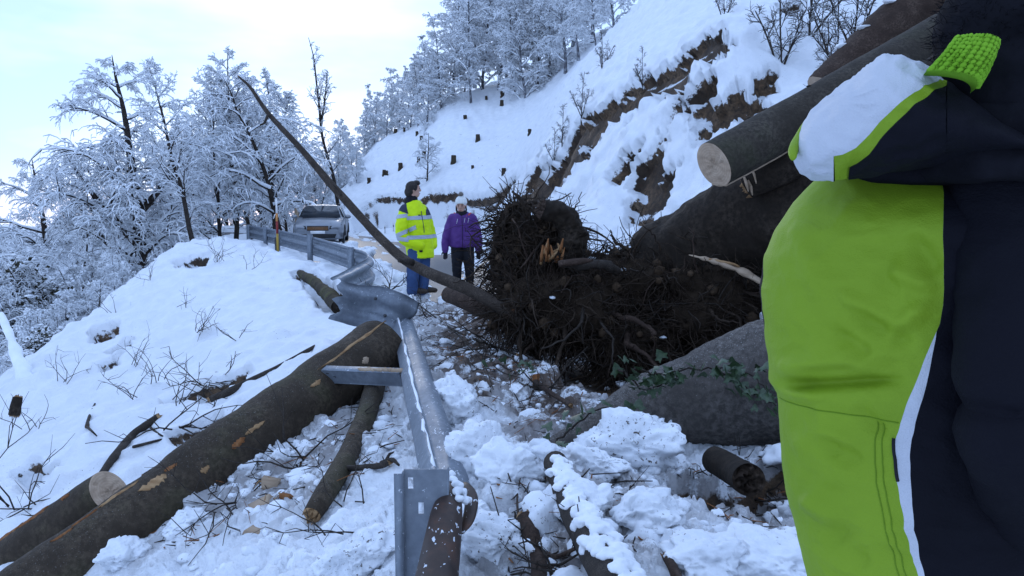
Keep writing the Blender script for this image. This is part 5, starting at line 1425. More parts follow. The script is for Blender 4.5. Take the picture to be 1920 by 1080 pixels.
# ---------------------------------------------------------------- broken snow lumps of the debris field
mb = MB(); g = np.random.default_rng(123); cnt = 0
def zone(xr, yr, n, s):
    global cnt
    for k in range(n):
        x, y = g.uniform(*xr), g.uniform(*yr)
        if x < np.interp(y, RAIL_XY[:, 1], RAIL_XY[:, 0]) + .25 and s[2]: continue
        r_ = s[0] + (s[1] - s[0]) * g.uniform() ** 3
        snow_lump(mb, (x, y, gz(x, y) + r_ * .05), (r_ * g.uniform(.8, 1.3), r_ * g.uniform(.8, 1.3), r_ * g.uniform(.6, .9)), g.uniform(0, 900), ICO2 if r_ < .06 else ICO3, .55, .2)
zone((-.4, 1.6), (2.5, 4.3), 260, (.02, .10, 1)); zone((-.8, 1.0), (4.3, 8.5), 110, (.02, .10, 1)); zone((-1.9, -.6), (3.2, 5.5), 160, (.02, .07, 0)); zone((-3.2, .3), (11.5, 20), 90, (.06, .22, 1))
zone((-8, -4.2), (21, 30), 90, (.08, .30, 1))
for (a, b, d, r_) in [(1190, 850, 3.95, (.26, .2, .17)), (1110, 870, 3.85, (.16, .14, .10)), (1245, 830, 4.0, (.12, .12, .12)), (900, 850, 3.9, (.16, .2, .14)), (880, 960, 3.3, (.12, .15, .10)), (930, 1010, 3.0, (.14, .14, .09)), (1430, 1050, 2.75, (.22, .2, .08)), (1330, 1060, 2.8, (.15, .15, .08)), (860, 760, 4.9, (.18, .2, .14)), (960, 880, 3.7, (.15, .15, .12)), (690, 1040, 3.05, (.12, .16, .07)), (1200, 960, 3.2, (.16, .14, .09)), (1100, 950, 3.35, (.13, .13, .09)), (225, 1050, 4.3, (.12, .2, .08)), (345, 985, 4.45, (.15, .15, .07)), (640, 1060, 3.1, (.10, .15, .06)), (560, 434, 27, (.5, .4, .30)), (592, 440, 26, (.55, .4, .30)), (612, 446, 25, (.4, .35, .22)), (576, 438, 26, (.45, .4, .3))] + [(265 - k * 17, 925 + k * 13, -(5.05 - k * .045), (.045, .05, .03)) for k in range(9)]:
    if d < 0: p = at(a, b, -d); snow_lump(mb, p, r_, a, ICO3, .5, .2); continue
    p = on(a, b, r_[2] * .4); snow_lump(mb, (p[0], p[1], gz(p[0], p[1]) + r_[2] * .35), r_, a, ico(5), .6, .22)
tag(mb.build('snow_rubble', MAT['snow_dirty']), 'broken lumps of grubby snow over the debris', 'snow', kind='stuff')

# ---------------------------------------------------------------- twig and bark litter over the debris
mb = MB(); g = np.random.default_rng(321)
for poly, n_ in (('D1', 420), ('D2', 1200), ('D5', 500), ('D3', 260), ('D4', 220)):
    P = np.array(DIRT[poly]); lo, hi = P.min(0), P.max(0); k = 0
    while k < n_:
        x, y = g.uniform(lo[0], hi[0]), g.uniform(lo[1], hi[1]); k += 1
        if sd_poly(np.array([x]), np.array([y]), P)[0] > .15: continue
        d = _norm(g.normal(0, 1, 3) * np.array((1, 1, .35))); ln = g.uniform(.02, .07) * (3 if g.uniform() < .12 else 1); c = np.array((x, y, gz(x, y) + .006)); w_ = g.normal(0, .15, 3) * ln
        mb.tube([c - d * ln, c + w_, c + d * ln], np.array((.6, 1, .4)) * g.uniform(.0018, .005), 4, caps=False, m=int(g.integers(0, 4)) // 3)
tag(mb.build('twig_litter', [MAT['bark_stick'], MAT['wood_orange']]), 'dark twigs, bark crumbs and chips strewn over the debris', 'litter', kind='stuff')
# ================================================================ cloth and skin
def cloth(name, c0, c1, rough=.75, scale=3, weave=260, spec=.25, bs=.15, crease=0.0):
    m, nt, b = new_mat(name, rough, spec)
    f = tex_noise(nt, scale, 4, .55); nt.links.new(ramp(nt, f, [(.3, c0), (.7, c1)]), b.inputs['Base Color'])
    f2 = tex_noise(nt, weave, 2, .5); f3 = tex_noise(nt, 11, 5, .6, (1, 1, 1.6), dist=.8)
    h = N(nt, 'ShaderNodeMath', operation='MULTIPLY_ADD'); nt.links.new(f3, h.inputs[0]); h.inputs[1].default_value = crease; nt.links.new(f2, h.inputs[2])
    bump(nt, b, h.outputs[0], bs, .002)
    return m
cloth('lime_cloth', (.165, .262, .010), (.20, .31, .014), .66, bs=.5, crease=5.0, weave=420)
cloth('white_cloth', (.43, .45, .50), (.52, .54, .58), .7, bs=.6, crease=8.0, weave=420)
cloth('navy_cloth', (.0022, .0022, .005), (.0045, .0045, .009), .8, spec=.15, bs=.5, crease=6.0)
cloth('black_knit', (.004, .004, .006), (.010, .010, .014), .95, 20, 90, .1, .6)
cloth('lime_knit', (.13, .30, .015), (.22, .45, .035), .9, 14, 120, .1, .4)
cloth('seam_dark', (.10, .19, .006), (.12, .22, .008), .8)
cloth('hivis_yellow', (.50, .68, .0), (.60, .80, .008), .6)
cloth('reflective_grey', (.32, .35, .42), (.42, .45, .52), .4)
cloth('navy_panel', (.025, .030, .055), (.04, .045, .075), .8)
cloth('jeans_blue', (.026, .055, .14), (.045, .085, .20), .85, 6)
cloth('purple_cloth', (.065, .022, .15), (.10, .038, .20), .65, 6)
cloth('black_cloth', (.006, .006, .009), (.016, .016, .022), .85, 6)
cloth('white_knit', (.60, .62, .62), (.74, .75, .74), .95, 30, 80, .1, .6)
cloth('grey_fur', (.10, .09, .085), (.25, .23, .21), .95, 60, 90, .1, .6)
cloth('red_trim', (.40, .05, .04), (.5, .08, .06), .7)
cloth('skin', (.42, .24, .18), (.52, .31, .24), .55, 6, 90, .3, .05)
cloth('hair_dark', (.008, .006, .005), (.03, .022, .018), .6, 40, 60, .35, .5)
cloth('boot_brown', (.02, .014, .01), (.05, .035, .025), .6, 8)
cloth('lip', (.30, .10, .09), (.34, .12, .10), .5)
cloth('eye_dark', (.01, .008, .008), (.02, .016, .014), .3)

def ell_ring(c, rx, ry, s=24, ax=None):
    th = np.linspace(0, 2 * np.pi, s, endpoint=False)
    return np.array(c) + np.stack([rx * np.cos(th), ry * np.sin(th), 0 * th], -1)
def loft(mb, rings, close=True):
    R_ = np.array(rings); n, s = R_.shape[:2]
    i = np.arange(n - 1)[:, None] * s; j = np.arange(s)[None]; k = (j + 1) % s
    q = np.stack([i + j, i + k, i + s + k, i + s + j], -1).reshape(-1, 4)
    V = R_.reshape(-1, 3); t = []
    if close:
        V = np.vstack([V, R_[0].mean(0), R_[-1].mean(0)]); b = n * s
        for jj in range(s):
            t += [(b, (jj + 1) % s, jj), (b + 1, (n - 1) * s + jj, (n - 1) * s + (jj + 1) % s)]
    mb.add(V, q, t)
def torso(mb, rows, s=28):
    """rows: (x, y, z, rx, ry) resampled smoothly"""
    A = spline(np.array([(a[0], a[1], a[2]) for a in rows]), 30); B = spline(np.array([(a[3], a[4], 0) for a in rows]), 30)
    loft(mb, [ell_ring(c, b[0], b[1], s) for c, b in zip(A, B)])
def limb(mb, pts, rad, n=20, s=14):
    P = spline(np.array(pts, float), n); r = np.interp(np.linspace(0, 1, n), np.linspace(0, 1, len(rad)), rad); mb.tube(P, r, s)
    for e in (0, -1):
        v, f = ICO2; mb.add(v * r[e] * .98 + P[e], t=f)
def shell_from(o, name, mat, parent, cuts, keep, off=.006):
    """a piece of trim lying on a garment: the garment's skin between planes, lifted off it"""
    bm = bmesh.new(); bm.from_mesh(o.data)
    for (p, n) in cuts:
        bmesh.ops.bisect_plane(bm, geom=bm.verts[:] + bm.edges[:] + bm.faces[:], plane_co=Vector(p), plane_no=Vector(n), clear_outer=True)
    bmesh.ops.delete(bm, geom=[f for f in bm.faces if not keep(f.calc_center_median())], context='FACES')
    bm.normal_update()
    for v in bm.verts: v.co += v.normal * off
    me = bpy.data.meshes.new(name); bm.to_mesh(me); bm.free()
    me.materials.clear(); me.materials.append(mat)
    me.polygons.foreach_set('use_smooth', np.ones(len(me.polygons), bool))
    return link(name, me, parent)
def hand(parent, p, d, side, mat, s=1.0):
    """palm and five bent fingers hanging along d"""
    mb = MB(); p = np.array(p, float); d = _norm(np.array(d, float)); a = _norm(np.cross(d, (0, 1.0, 0))) * side; b = np.cross(d, a)
    v, f = ICO2; mb.add(p + d * .045 * s + (v[:, :1] * a * .042 + v[:, 1:2] * b * .02 + v[:, 2:] * d * .055) * s, t=f)
    for k, (o_, l_) in enumerate(((-.030, .062), (-.010, .072), (.010, .068), (.029, .054))):
        q0 = p + (d * .085 + a * o_) * s; mb.tube([q0, q0 + (d * l_ * .5 + b * .006) * s, q0 + (d * l_ + b * .022) * s], np.array([.0105, .010, .008]) * s, 7)
    q0 = p + (d * .03 - a * .036) * s; mb.tube([q0, q0 + (-a * .022 + d * .028) * s, q0 + (-a * .024 + d * .055 + b * .01) * s], np.array([.013, .012, .009]) * s, 7)
    return fuse(mb, 'hand', mat, parent, .007, 0, smooth=2)
def boot(parent, x, y, fwd, mat):
    f = _norm(np.array((fwd[0], fwd[1], 0.0))); mb = MB(); c = np.array((x, y, 0.0))
    limb(mb, [c + (0, 0, .06) - f * .05, c + (0, 0, .055) + f * .08, c + (0, 0, .045) + f * .19], [.055, .052, .042], 8, 12); limb(mb, [c + (0, 0, .07), c + (0, 0, .2)], [.058, .062], 6, 12)
    return fuse(mb, 'boot', mat, parent, .012, 0, smooth=3)
def head(parent, c, face, s=1.0, yaw_tilt=0.0):
    """skull with brow, nose, mouth, chin, ears; face is the horizontal viewing direction"""
    f = _norm(np.array((face[0], face[1], face[2] if len(face) > 2 else 0.0))); r = _norm(np.cross(f, (0, 0, 1.0))); u = np.cross(r, f); c = np.array(c, float)
    W = lambda a, b_, d: c + (r * a + f * b_ + u * d) * s
    v, fc = ICO3
    mb = MB()
    mb.add(c + (v[:, :1] * r * .075 + v[:, 1:2] * f * .092 + v[:, 2:] * u * .105) * s + u * .02 * s, t=fc)
    mb.add(W(0, .030, -.060) + (v[:, :1] * r * .054 + v[:, 1:2] * f * .060 + v[:, 2:] * u * .060) * s, t=fc)
    mb.tube([W(0, .082, .030), W(0, .104, -.010), W(0, .096, -.026)], np.array([.008, .014, .010]) * s, 8)
    for sd in (-1, 1):
        mb.add(W(sd * .077, -.005, .0) + (v[:, :1] * r * .010 + v[:, 1:2] * f * .020 + v[:, 2:] * u * .032) * s, t=fc)
        mb.tube([W(sd * .012, .086, .040), W(sd * .045, .078, .042)], np.array([.008, .006]) * s, 6)
    mb.tube([W(0, -.02, -.06), W(0, -.03, -.17)], np.array([.052, .058]) * s, 12)
    h = fuse(mb, 'head', MAT['skin'], parent, .008, 0, smooth=3)
    for sd in (-1, 1):
        m2 = MB(); m2.add(W(sd * .030, .083, .018) + ICO2[0] * .0105 * s, t=ICO2[1]); m2.build('eye', MAT['eye_dark'], h)
        m2 = MB(); m2.tube([W(sd * .014, .093, .042), W(sd * .048, .080, .040)], .004 * s, 5); m2.build('eyebrow', MAT['hair_dark'], h)
    m2 = MB(); m2.tube([W(-.022, .080, -.055), W(0, .091, -.054), W(.022, .080, -.055)], np.array([.004, .007, .004]) * s, 6); m2.build('mouth', MAT['lip'], h)
    return h, W

# ================================================================ man in the yellow jacket
mf = at(785, 551, 12.4)
MAN = empty('person', (mf[0], mf[1], mf[2]), 'man in bright yellow reflective jacket and blue jeans standing hands in pockets', 'person')
k_ = 12.4 / F_PX
def mz(py): return (551 - py) * k_
def mx(px): return (px - 785) * k_
mb = MB()
torso(mb, [(mx(790), 0, mz(482), .205, .17), (mx(787), 0, mz(455), .215, .185), (mx(783), 0, mz(425), .22, .19), (mx(780), 0, mz(402), .205, .185), (mx(778), 0, mz(386), .15, .15), (mx(779), 0, mz(376), .085, .085)])
limb(mb, [(mx(764), -.10, mz(393)), (mx(758), -.20, mz(420)), (mx(762), -.22, mz(446)), (mx(792), -.19, mz(458))], [.085, .092, .085, .066])
limb(mb, [(mx(792), .12, mz(393)), (mx(802), .16, mz(420)), (mx(808), .16, mz(446)), (mx(812), .08, mz(460))], [.085, .085, .08, .066])
JK = fuse(mb, 'jacket', MAT['hivis_yellow'], MAN, .015, .011, 6, 4, 3)
def between(z0, z1, slope=0.0, x0=0.0): return [((x0, 0, z1), (slope, 0, 1)), ((x0, 0, z0), (-slope, 0, -1))]
nearm = lambda c: c.y < -.155 and c.x < mx(775)
for (a, b) in ((411, 404), (447, 440)):
    shell_from(JK, 'reflective_band', MAT['reflective_grey'], MAN, between(mz(a), mz(b), -.04), lambda c: c.x > mx(768) or c.y > -.1, .005)
shell_from(JK, 'reflective_band', MAT['reflective_grey'], MAN, between(mz(408), mz(401), -.12, mx(760)), lambda c: c.x < mx(769) and c.y < 0, .005)
shell_from(JK, 'reflective_band', MAT['reflective_grey'], MAN, [((mx(768), 0, mz(428)), (-.45, 0, 1)), ((mx(768), 0, mz(436)), (.45, 0, -1))], lambda c: c.x < mx(785) and c.y < -.17, .005)
shell_from(JK, 'reflective_band', MAT['reflective_grey'], MAN, between(mz(450), mz(443), .12, mx(762)), lambda c: c.x < mx(772) and c.y < .02, .007)
shell_from(JK, 'shoulder_panel', MAT['navy_panel'], MAN, [((mx(752), 0, mz(394)), (-.35, 0, -1)), ((mx(768), 0, mz(390)), (1, 0, .25))], lambda c: c.z < mz(376) + .2, .004)
shell_from(JK, 'front_panel', MAT['navy_panel'], MAN, [((mx(800), 0, mz(385)), (-1, 0, -.1)), ((0, 0, mz(404)), (0, 0, -1))], lambda c: c.y < .3, .004)
mb = MB(); torso(mb, [(mx(773), .0, mz(390), .10, .10), (mx(773), 0, mz(378), .10, .095), (mx(774), .01, mz(370), .09, .085), (mx(775), .02, mz(366), .07, .07)]); fuse(mb, 'collar', MAT['black_cloth'], MAN, .012, .006, 12, 3)
mb = MB(); mb.tube([(mx(797), -.145, mz(470)), (mx(799), -.165, mz(430)), (mx(794), -.16, mz(395))], .006, 6); mb.build('zip', MAT['navy_panel'], MAN)
for (a, b, c_, d) in ((790, 466, 796, 472), (789, 401, 793, 404)):
    mb = MB(); mb.box((mx((a + c_) / 2), -.195 if b > 430 else -.185, mz((b + d) / 2)), ((c_ - a) * k_, .01, (d - b) * k_ * .6)); mb.build('pocket_tab', MAT['black_cloth'], MAN, smooth=False)
mb = MB()
limb(mb, [(mx(781), -.06, mz(470)), (mx(776), -.08, mz(510)), (mx(774), -.08, mz(545))], [.125, .095, .085]); limb(mb, [(mx(792), .06, mz(470)), (mx(794), .08, mz(510)), (mx(791), .07, mz(545))], [.125, .095, .085])
fuse(mb, 'jeans', MAT['jeans_blue'], MAN, .015, .008, 8, 4, 9)
boot(MAN, mx(776), -.08, (1, .25), MAT['boot_brown']); boot(MAN, mx(793), .07, (1, .25), MAT['boot_brown'])
hd, W = head(MAN, (mx(778), 0, mz(356)), (.97, .2, .0), 1.06)
mb = MB(); v, f = ICO3
mb.add(W(0, -.022, .034) + (v * np.array((.098, .098, .098))) * (1 + .10 * fbm(v * 5, 3)[:, None]), t=f); mb.add(W(0, -.062, -.035) + v * np.array((.075, .07, .085)) * (1 + .12 * fbm(v * 5 + 4, 3)[:, None]), t=f); mb.add(W(0, .045, .098) + v * np.array((.055, .065, .04)), t=f)
for sd in (-1, 1): mb.add(W(sd * .066, .006, .022) + v * np.array((.022, .025, .045)), t=f)
fuse(mb, 'hair', MAT['hair_dark'], MAN, .009, .006, 30, 1)

# ================================================================ woman in the purple jacket
k_ = 13.6 / F_PX
wf = at(868, 538, 13.6)
WOM = empty('person', (wf[0], wf[1], wf[2]), 'woman in purple jacket and white bobble hat standing behind the roots', 'person')
def wz(py): return (538 - py) * k_
def wx(px): return (px - 868) * k_
mb = MB()
torso(mb, [(wx(867), 0, wz(463), .205, .15), (wx(867), 0, wz(450), .212, .155), (wx(867), 0, wz(430), .195, .145), (wx(867), 0, wz(413), .195, .14), (wx(867), 0, wz(403), .15, .115), (wx(867), 0, wz(396), .08, .08)])
limb(mb, [(wx(849), .0, wz(408)), (wx(841), -.01, wz(430)), (wx(836), -.03, wz(452)), (wx(836), -.05, wz(468))], [.075, .072, .066, .056]); limb(mb, [(wx(886), .0, wz(408)), (wx(894), -.01, wz(430)), (wx(898), -.03, wz(452)), (wx(898), -.05, wz(468))], [.075, .072, .066, .056])
WJ = fuse(mb, 'jacket', MAT['purple_cloth'], WOM, .015, .009, 7, 4, 5)
mb = MB(); mb.tube([(wx(869), -.165, wz(462)), (wx(869), -.165, wz(430)), (wx(868), -.145, wz(405))], .004, 6); mb.build('zip', MAT['black_cloth'], WOM)
for (a, b) in ((860, 410), (874, 408), (881, 408)):
    mb = MB(); mb.tube([(wx(a), -.155, wz(b)), (wx(a - 1), -.165, wz(b + 5)), (wx(a - 2), -.165, wz(b + 9))], .0045, 5); mb.build('cord', MAT['white_cloth'], WOM)
mb = MB(); limb(mb, [(wx(853), .02, wz(400)), (wx(858), -.075, wz(404)), (wx(868), -.105, wz(409)), (wx(878), -.075, wz(404)), (wx(883), .02, wz(400))], [.018, .018, .014, .018, .018]); fuse(mb, 'hood_trim', MAT['red_trim'], WOM, .010, .004, 12, 2)
mb = MB(); torso(mb, [(wx(867), -.02, wz(406), .09, .095), (wx(867), -.025, wz(399), .095, .1), (wx(867), -.02, wz(395), .075, .08)]); fuse(mb, 'scarf', MAT['black_cloth'], WOM, .010, .008, 14, 2)
mb = MB(); limb(mb, [(wx(858), 0, wz(458)), (wx(857), -.01, wz(495)), (wx(857), .02, wz(530))], [.115, .088, .068]); limb(mb, [(wx(877), 0, wz(458)), (wx(880), -.01, wz(495)), (wx(881), .02, wz(530))], [.115, .088, .068]); fuse(mb, 'trousers', MAT['black_cloth'], WOM, .014, .006, 9, 3, 2)
boot(WOM, wx(857), .0, (-.1, -1), MAT['boot_brown']); boot(WOM, wx(881), .0, (.15, -1), MAT['boot_brown'])
hand(WOM, (wx(836), -.055, wz(468)), (.02, -.1, -1), 1, MAT['black_cloth'], 1.05); hand(WOM, (wx(898), -.055, wz(468)), (-.02, -.1, -1), -1, MAT['black_cloth'], 1.05)
hd, W = head(WOM, (wx(866), -.03, wz(386)), (-.12, -1, -.20), 1.10)
mb = MB(); v, f = ICO3; mb.add(W(0, -.012, .062) + v * np.array((.100, .106, .105)), t=f); mb.add(W(0, -.010, .050) + v * np.array((.104, .112, .040)), t=f); fuse(mb, 'knitted_hat', MAT['white_knit'], WOM, .009, .004, 40, 1)
mb = MB(); g = np.random.default_rng(5); c = W(0, -.01, .180)
mb.add(c + v * .036, t=f)
for q_ in range(160):
    d = _norm(g.normal(size=3)); mb.tube([c + d * .025, c + d * g.uniform(.045, .06)], [.003, .0008], 3, caps=False)
mb.build('bobble', MAT['grey_fur'], WOM)
for sd in (-1, 1):
    mb = MB(); mb.tube([W(sd * .075, .02, .0), W(sd * .078, .0, -.06), W(sd * .07, .01, -.11)], [.012, .016, .010], 8); mb.build('hair', MAT['hair_dark'], WOM)

# ================================================================ person in the lime jacket, close on the right
D0 = 1.42
FP = empty('person', (at(1700, 700, D0)[0], D0, gz(at(1700, 700, D0)[0], D0)), 'person close on the right in lime and navy jacket seen from behind', 'person')
fo = np.array(FP.location)
CONT = np.array([(290, 1600), (315, 1555), (340, 1525), (380, 1488), (430, 1455), (480, 1434), (540, 1425), (600, 1430), (660, 1437), (700, 1442), (722, 1441), (742, 1455), (800, 1461), (870, 1464), (930, 1473), (1000, 1490), (1080, 1509), (1180, 1530), (1290, 1540), (1330, 1548)], float)
EDGE = np.array([(285, 1738), (300, 1748), (330, 1764), (360, 1770), (440, 1768), (480, 1769), (520, 1770), (548, 1768), (575, 1763), (598, 1752), (640, 1732), (680, 1715), (715, 1700), (745, 1688), (770, 1680), (800, 1678), (860, 1686), (920, 1698), (980, 1715), (1030, 1735), (1080, 1760), (1180, 1800), (1330, 1840)], float)
WHT = np.array([(285, 0), (590, 0), (600, 4), (640, 14), (700, 25), (740, 27), (760, 30), (800, 30), (860, 24), (920, 18), (1000, 12), (1080, 7), (1180, 0), (1330, 0)], float)
AX, AY = .34, .21
SHIFT, SIL = {}, {}
def fp_row(py, th):
    zc = at(1600, py, D0)[2]; xl = np.interp(py, CONT[:, 0], CONT[:, 1]); x0 = at(xl, py, D0)[0]
    a = AX; grow = sstep(285, 420, py); b = AY * (.35 + .65 * grow)
    x = x0 + SHIFT.get(py, 0.0) + a + a * -np.cos(th); y = D0 - b * np.sin(th)
    return np.stack([x, y, np.full_like(th, zc)], -1)
def proj(p):
    c, s = math.cos(PITCH), math.sin(PITCH); dz = p[..., 2] - CAM_Z
    yc = p[..., 1] * c - dz * s; zc = p[..., 1] * s + dz * c
    return 960 + F_PX * p[..., 0] / yc, 540 - F_PX * zc / yc
ROWS = np.linspace(288, 1330, 240)
for py in ROWS:
    # the outline seen from here touches the ring a little way round its side
    th = np.linspace(-1.3, 1.2, 300)
    for it in range(3):
        px_ = proj(fp_row(py, th))[0]; k_ = int(np.argmin(px_)); SIL[py] = float(th[k_])
        SHIFT[py] = SHIFT.get(py, 0.0) + (np.interp(py, CONT[:, 0], CONT[:, 1]) - px_[k_]) / F_PX * D0
_sr = np.array(sorted(SHIFT)); _sv = np.array([SHIFT[a] for a in _sr])
class _Sh(dict):
    def get(self, k, d=0.0): return float(np.interp(k, _sr, _sv))
SHIFT = _Sh()
def th_for(py, px):
    th = np.linspace(np.interp(py, _sr, [SIL[a] for a in _sr]), 2.6, 400); p = fp_row(py, th); return float(np.interp(px, proj(p)[0], th))
def fold(u, v, u0, v0, u1, v1, w, depth):
    """a crease between two points of the cloth in (pixel-like) cloth coordinates"""
    d = np.array((u1 - u0, v1 - v0)); L = np.hypot(*d); d = d / L; n = np.array((-d[1], d[0]))
    s = ((u - u0) * d[0] + (v - v0) * d[1]) / L; t = ((u - u0) * n[0] + (v - v0) * n[1]) / w
    return depth * np.exp(-t * t) * sstep(-.05, .25, s) * sstep(1.05, .7, s)
FOLDS = [(1440, 722, 1700, 712, 11, -.020), (1440, 695, 1690, 668, 22, .012), (1500, 700, 1620, 690, 9, -.010), (1600, 590, 1720, 650, 20, -.012), (1575, 545, 1690, 610, 16, .010), (1650, 640, 1750, 560, 18, .010), (1600, 660, 1700, 690, 14, -.008), (1560, 620, 1640, 665, 12, -.008), (1700, 440, 1765, 520, 22, -.012), (1660, 500, 1760, 540, 18, .010),
         (1480, 960, 1600, 1010, 18, -.010), (1500, 930, 1580, 990, 22, .010), (1540, 830, 1640, 880, 20, -.007), (1480, 840, 1560, 800, 20, .006), (1470, 400, 1560, 560, 24, .006), (1600, 760, 1660, 820, 14, -.006), (1690, 420, 1650, 560, 25, -.006), (1540, 1000, 1640, 1060, 22, -.010), (1520, 760, 1600, 850, 18, .006), (1455, 735, 1560, 745, 12, .008)]
def cloth_disp(P):
    px, py = proj(P.reshape(-1, 3)); d = np.zeros(len(px))
    for (a, b, c_, d_, w_, h_) in FOLDS: d += fold(px, py, a, b, c_, d_, w_, h_ * 1.5)
    q = P.reshape(-1, 3)
    d += .010 * fbm(q * np.array((5, 5, 8)) + 2, 3) + .0045 * (1 - np.abs(fbm(q * np.array((9, 9, 14)) + 7, 2)) * 3) + .003 * fbm(q * 30, 2)
    d *= .25 + .75 * sstep(0, 55, px - np.interp(py, CONT[:, 0], CONT[:, 1]))
    return d.reshape(P.shape[:-1])
def fp_panel(name, mat, f0, f1, nu, rows=ROWS, off=0.0):
    G = []
    for py in rows:
        th = np.linspace(f0(py), f1(py), nu); G.append(fp_row(py, th))
    G = np.array(G); cen = np.array([fp_row(py, np.array([math.pi / 2]))[0] + np.array((0, AY, 0)) for py in rows])[:, None]
    nrm = G - cen; nrm[..., 2] = 0; nrm /= np.linalg.norm(nrm, axis=-1)[..., None]
    G = G + nrm * (cloth_disp(G) + off)[..., None]
    mb = MB(); n, s = G.shape[:2]; i = np.arange(n - 1)[:, None] * s; j = np.arange(s - 1)[None]
    mb.add(G.reshape(-1, 3) - fo, np.stack([i + j, i + s + j, i + s + j + 1, i + j + 1], -1).reshape(-1, 4)[:, ::-1])
    return mb.build(name, MAT[mat], FP)
E = {py: th_for(py, np.interp(py, EDGE[:, 0], EDGE[:, 1])) for py in ROWS}
E2 = {py: th_for(py, np.interp(py, EDGE[:, 0], EDGE[:, 1]) + max(.0, np.interp(py, WHT[:, 0], WHT[:, 1]))) for py in ROWS}
sliver = lambda py: SIL[py] - .30 + .42 * float(sstep(430, 520, py) * sstep(680, 600, py))
JG = fp_panel('lime_back_panel', 'lime_cloth', sliver, lambda py: E[py], 110)
fp_panel('white_piping', 'white_cloth', lambda py: E[py], lambda py: E2[py] + 1e-4, 8)
fp_panel('navy_side_panel', 'navy_cloth', lambda py: E2[py] + 1e-4, lambda py: 3.6, 70)
fp_panel('navy_front_panel', 'navy_cloth', lambda py: 3.6 - 2 * math.pi, sliver, 60)
# seams
def seam(name, pts, r_=.0011):
    Q = []
    for px, py in pts:
        p = fp_row(py, np.array([th_for(py, px)])); n = p - (fp_row(py, np.array([math.pi / 2])) + np.array((0, AY, 0))); n[:, 2] = 0; n /= np.linalg.norm(n)
        Q.append((p + n * (cloth_disp(p)[:, None] + .0004))[0])
    mb = MB(); mb.tube(np.array(Q) - fo, r_, 5); return mb.build(name, MAT['seam_dark'], FP)
seam('seam', [(x, 746 - 3 * math.sin((x - 1458) / 75)) for x in np.linspace(1462, 1684, 50)])
for dx in (0, 14): seam('seam', [(np.interp(y, [750, 820, 900, 1000, 1080], [1638, 1642, 1655, 1685, 1712]) + dx, y) for y in np.linspace(750, 1082, 50)])
_z = seam('pocket_zip', [(np.interp(y, [770, 800, 842], [1676, 1678, 1686]), y) for y in np.linspace(772, 842, 14)], .003)
_z.data.materials[0] = MAT['black_cloth']
# shoulders closing under the hood
mb = MB(); torso(mb, [(at(1800, 330, 1.4)[0] - fo[0], 1.40 - fo[1], at(1800, 345, 1.4)[2] - fo[2], .20, .15), (at(1800, 290, 1.4)[0] - fo[0], 1.40 - fo[1], at(1800, 285, 1.4)[2] - fo[2], .22, .12), (at(1840, 240, 1.4)[0] - fo[0], 1.40 - fo[1], at(1840, 240, 1.4)[2] - fo[2], .15, .10), (at(1880, 190, 1.4)[0] - fo[0], 1.42 - fo[1], at(1880, 190, 1.4)[2] - fo[2], .085, .08)])
fuse(mb, 'collar', MAT['navy_cloth'], FP, .014, .006, 8, 4)
mb = MB(); torso(mb, [tuple(at(a, b, 1.30) - fo) + (r1, r1) for a, b, r1 in ((1905, 340, .16), (1900, 280, .155), (1895, 220, .145), (1900, 170, .13), (1905, 140, .115))]); fuse(mb, 'neck_warmer', MAT['black_knit'], FP, .012, .006, 12, 3)
# right arm, navy
mb = MB(); limb(mb, [at(1880, 330, 1.30) - fo, at(1905, 560, 1.20) - fo, at(1900, 820, 1.16) - fo, at(1960, 1030, 1.30) - fo], [.085, .082, .075, .06], 24, 18); fuse(mb, 'sleeve', MAT['navy_cloth'], FP, .012, .008, 7, 4)
mb = MB(); limb(mb, [at(2230, 330, 1.55) - fo, at(2260, 560, 1.55) - fo, at(2250, 820, 1.5) - fo, at(2180, 1000, 1.45) - fo], [.085, .082, .075, .06], 24, 18); fuse(mb, 'sleeve', MAT['navy_cloth'], FP, .012, .008, 7, 4)
hand(FP, at(1975, 1050, 1.30) - fo, (.2, .2, -1), -1, MAT['black_knit']); hand(FP, at(2170, 1020, 1.45) - fo, (-.1, .1, -1), 1, MAT['black_knit'])
# legs and boots
cx = at(1540, 1300, D0)[0] + AX - fo[0]; zt = at(1540, 1290, D0)[2] - fo[2]
mb = MB(); limb(mb, [(cx - .10, 0, zt), (cx - .11, .01, zt * .5), (cx - .11, 0, .1)], [.15, .11, .085]); limb(mb, [(cx + .10, 0, zt), (cx + .12, .01, zt * .5), (cx + .12, 0, .1)], [.15, .11, .085]); fuse(mb, 'trousers', MAT['black_cloth'], FP, .018, .008, 7, 4)
boot(FP, cx - .11, 0, (.8, .6), MAT['boot_brown']); boot(FP, cx + .12, 0, (.8, .6), MAT['boot_brown'])
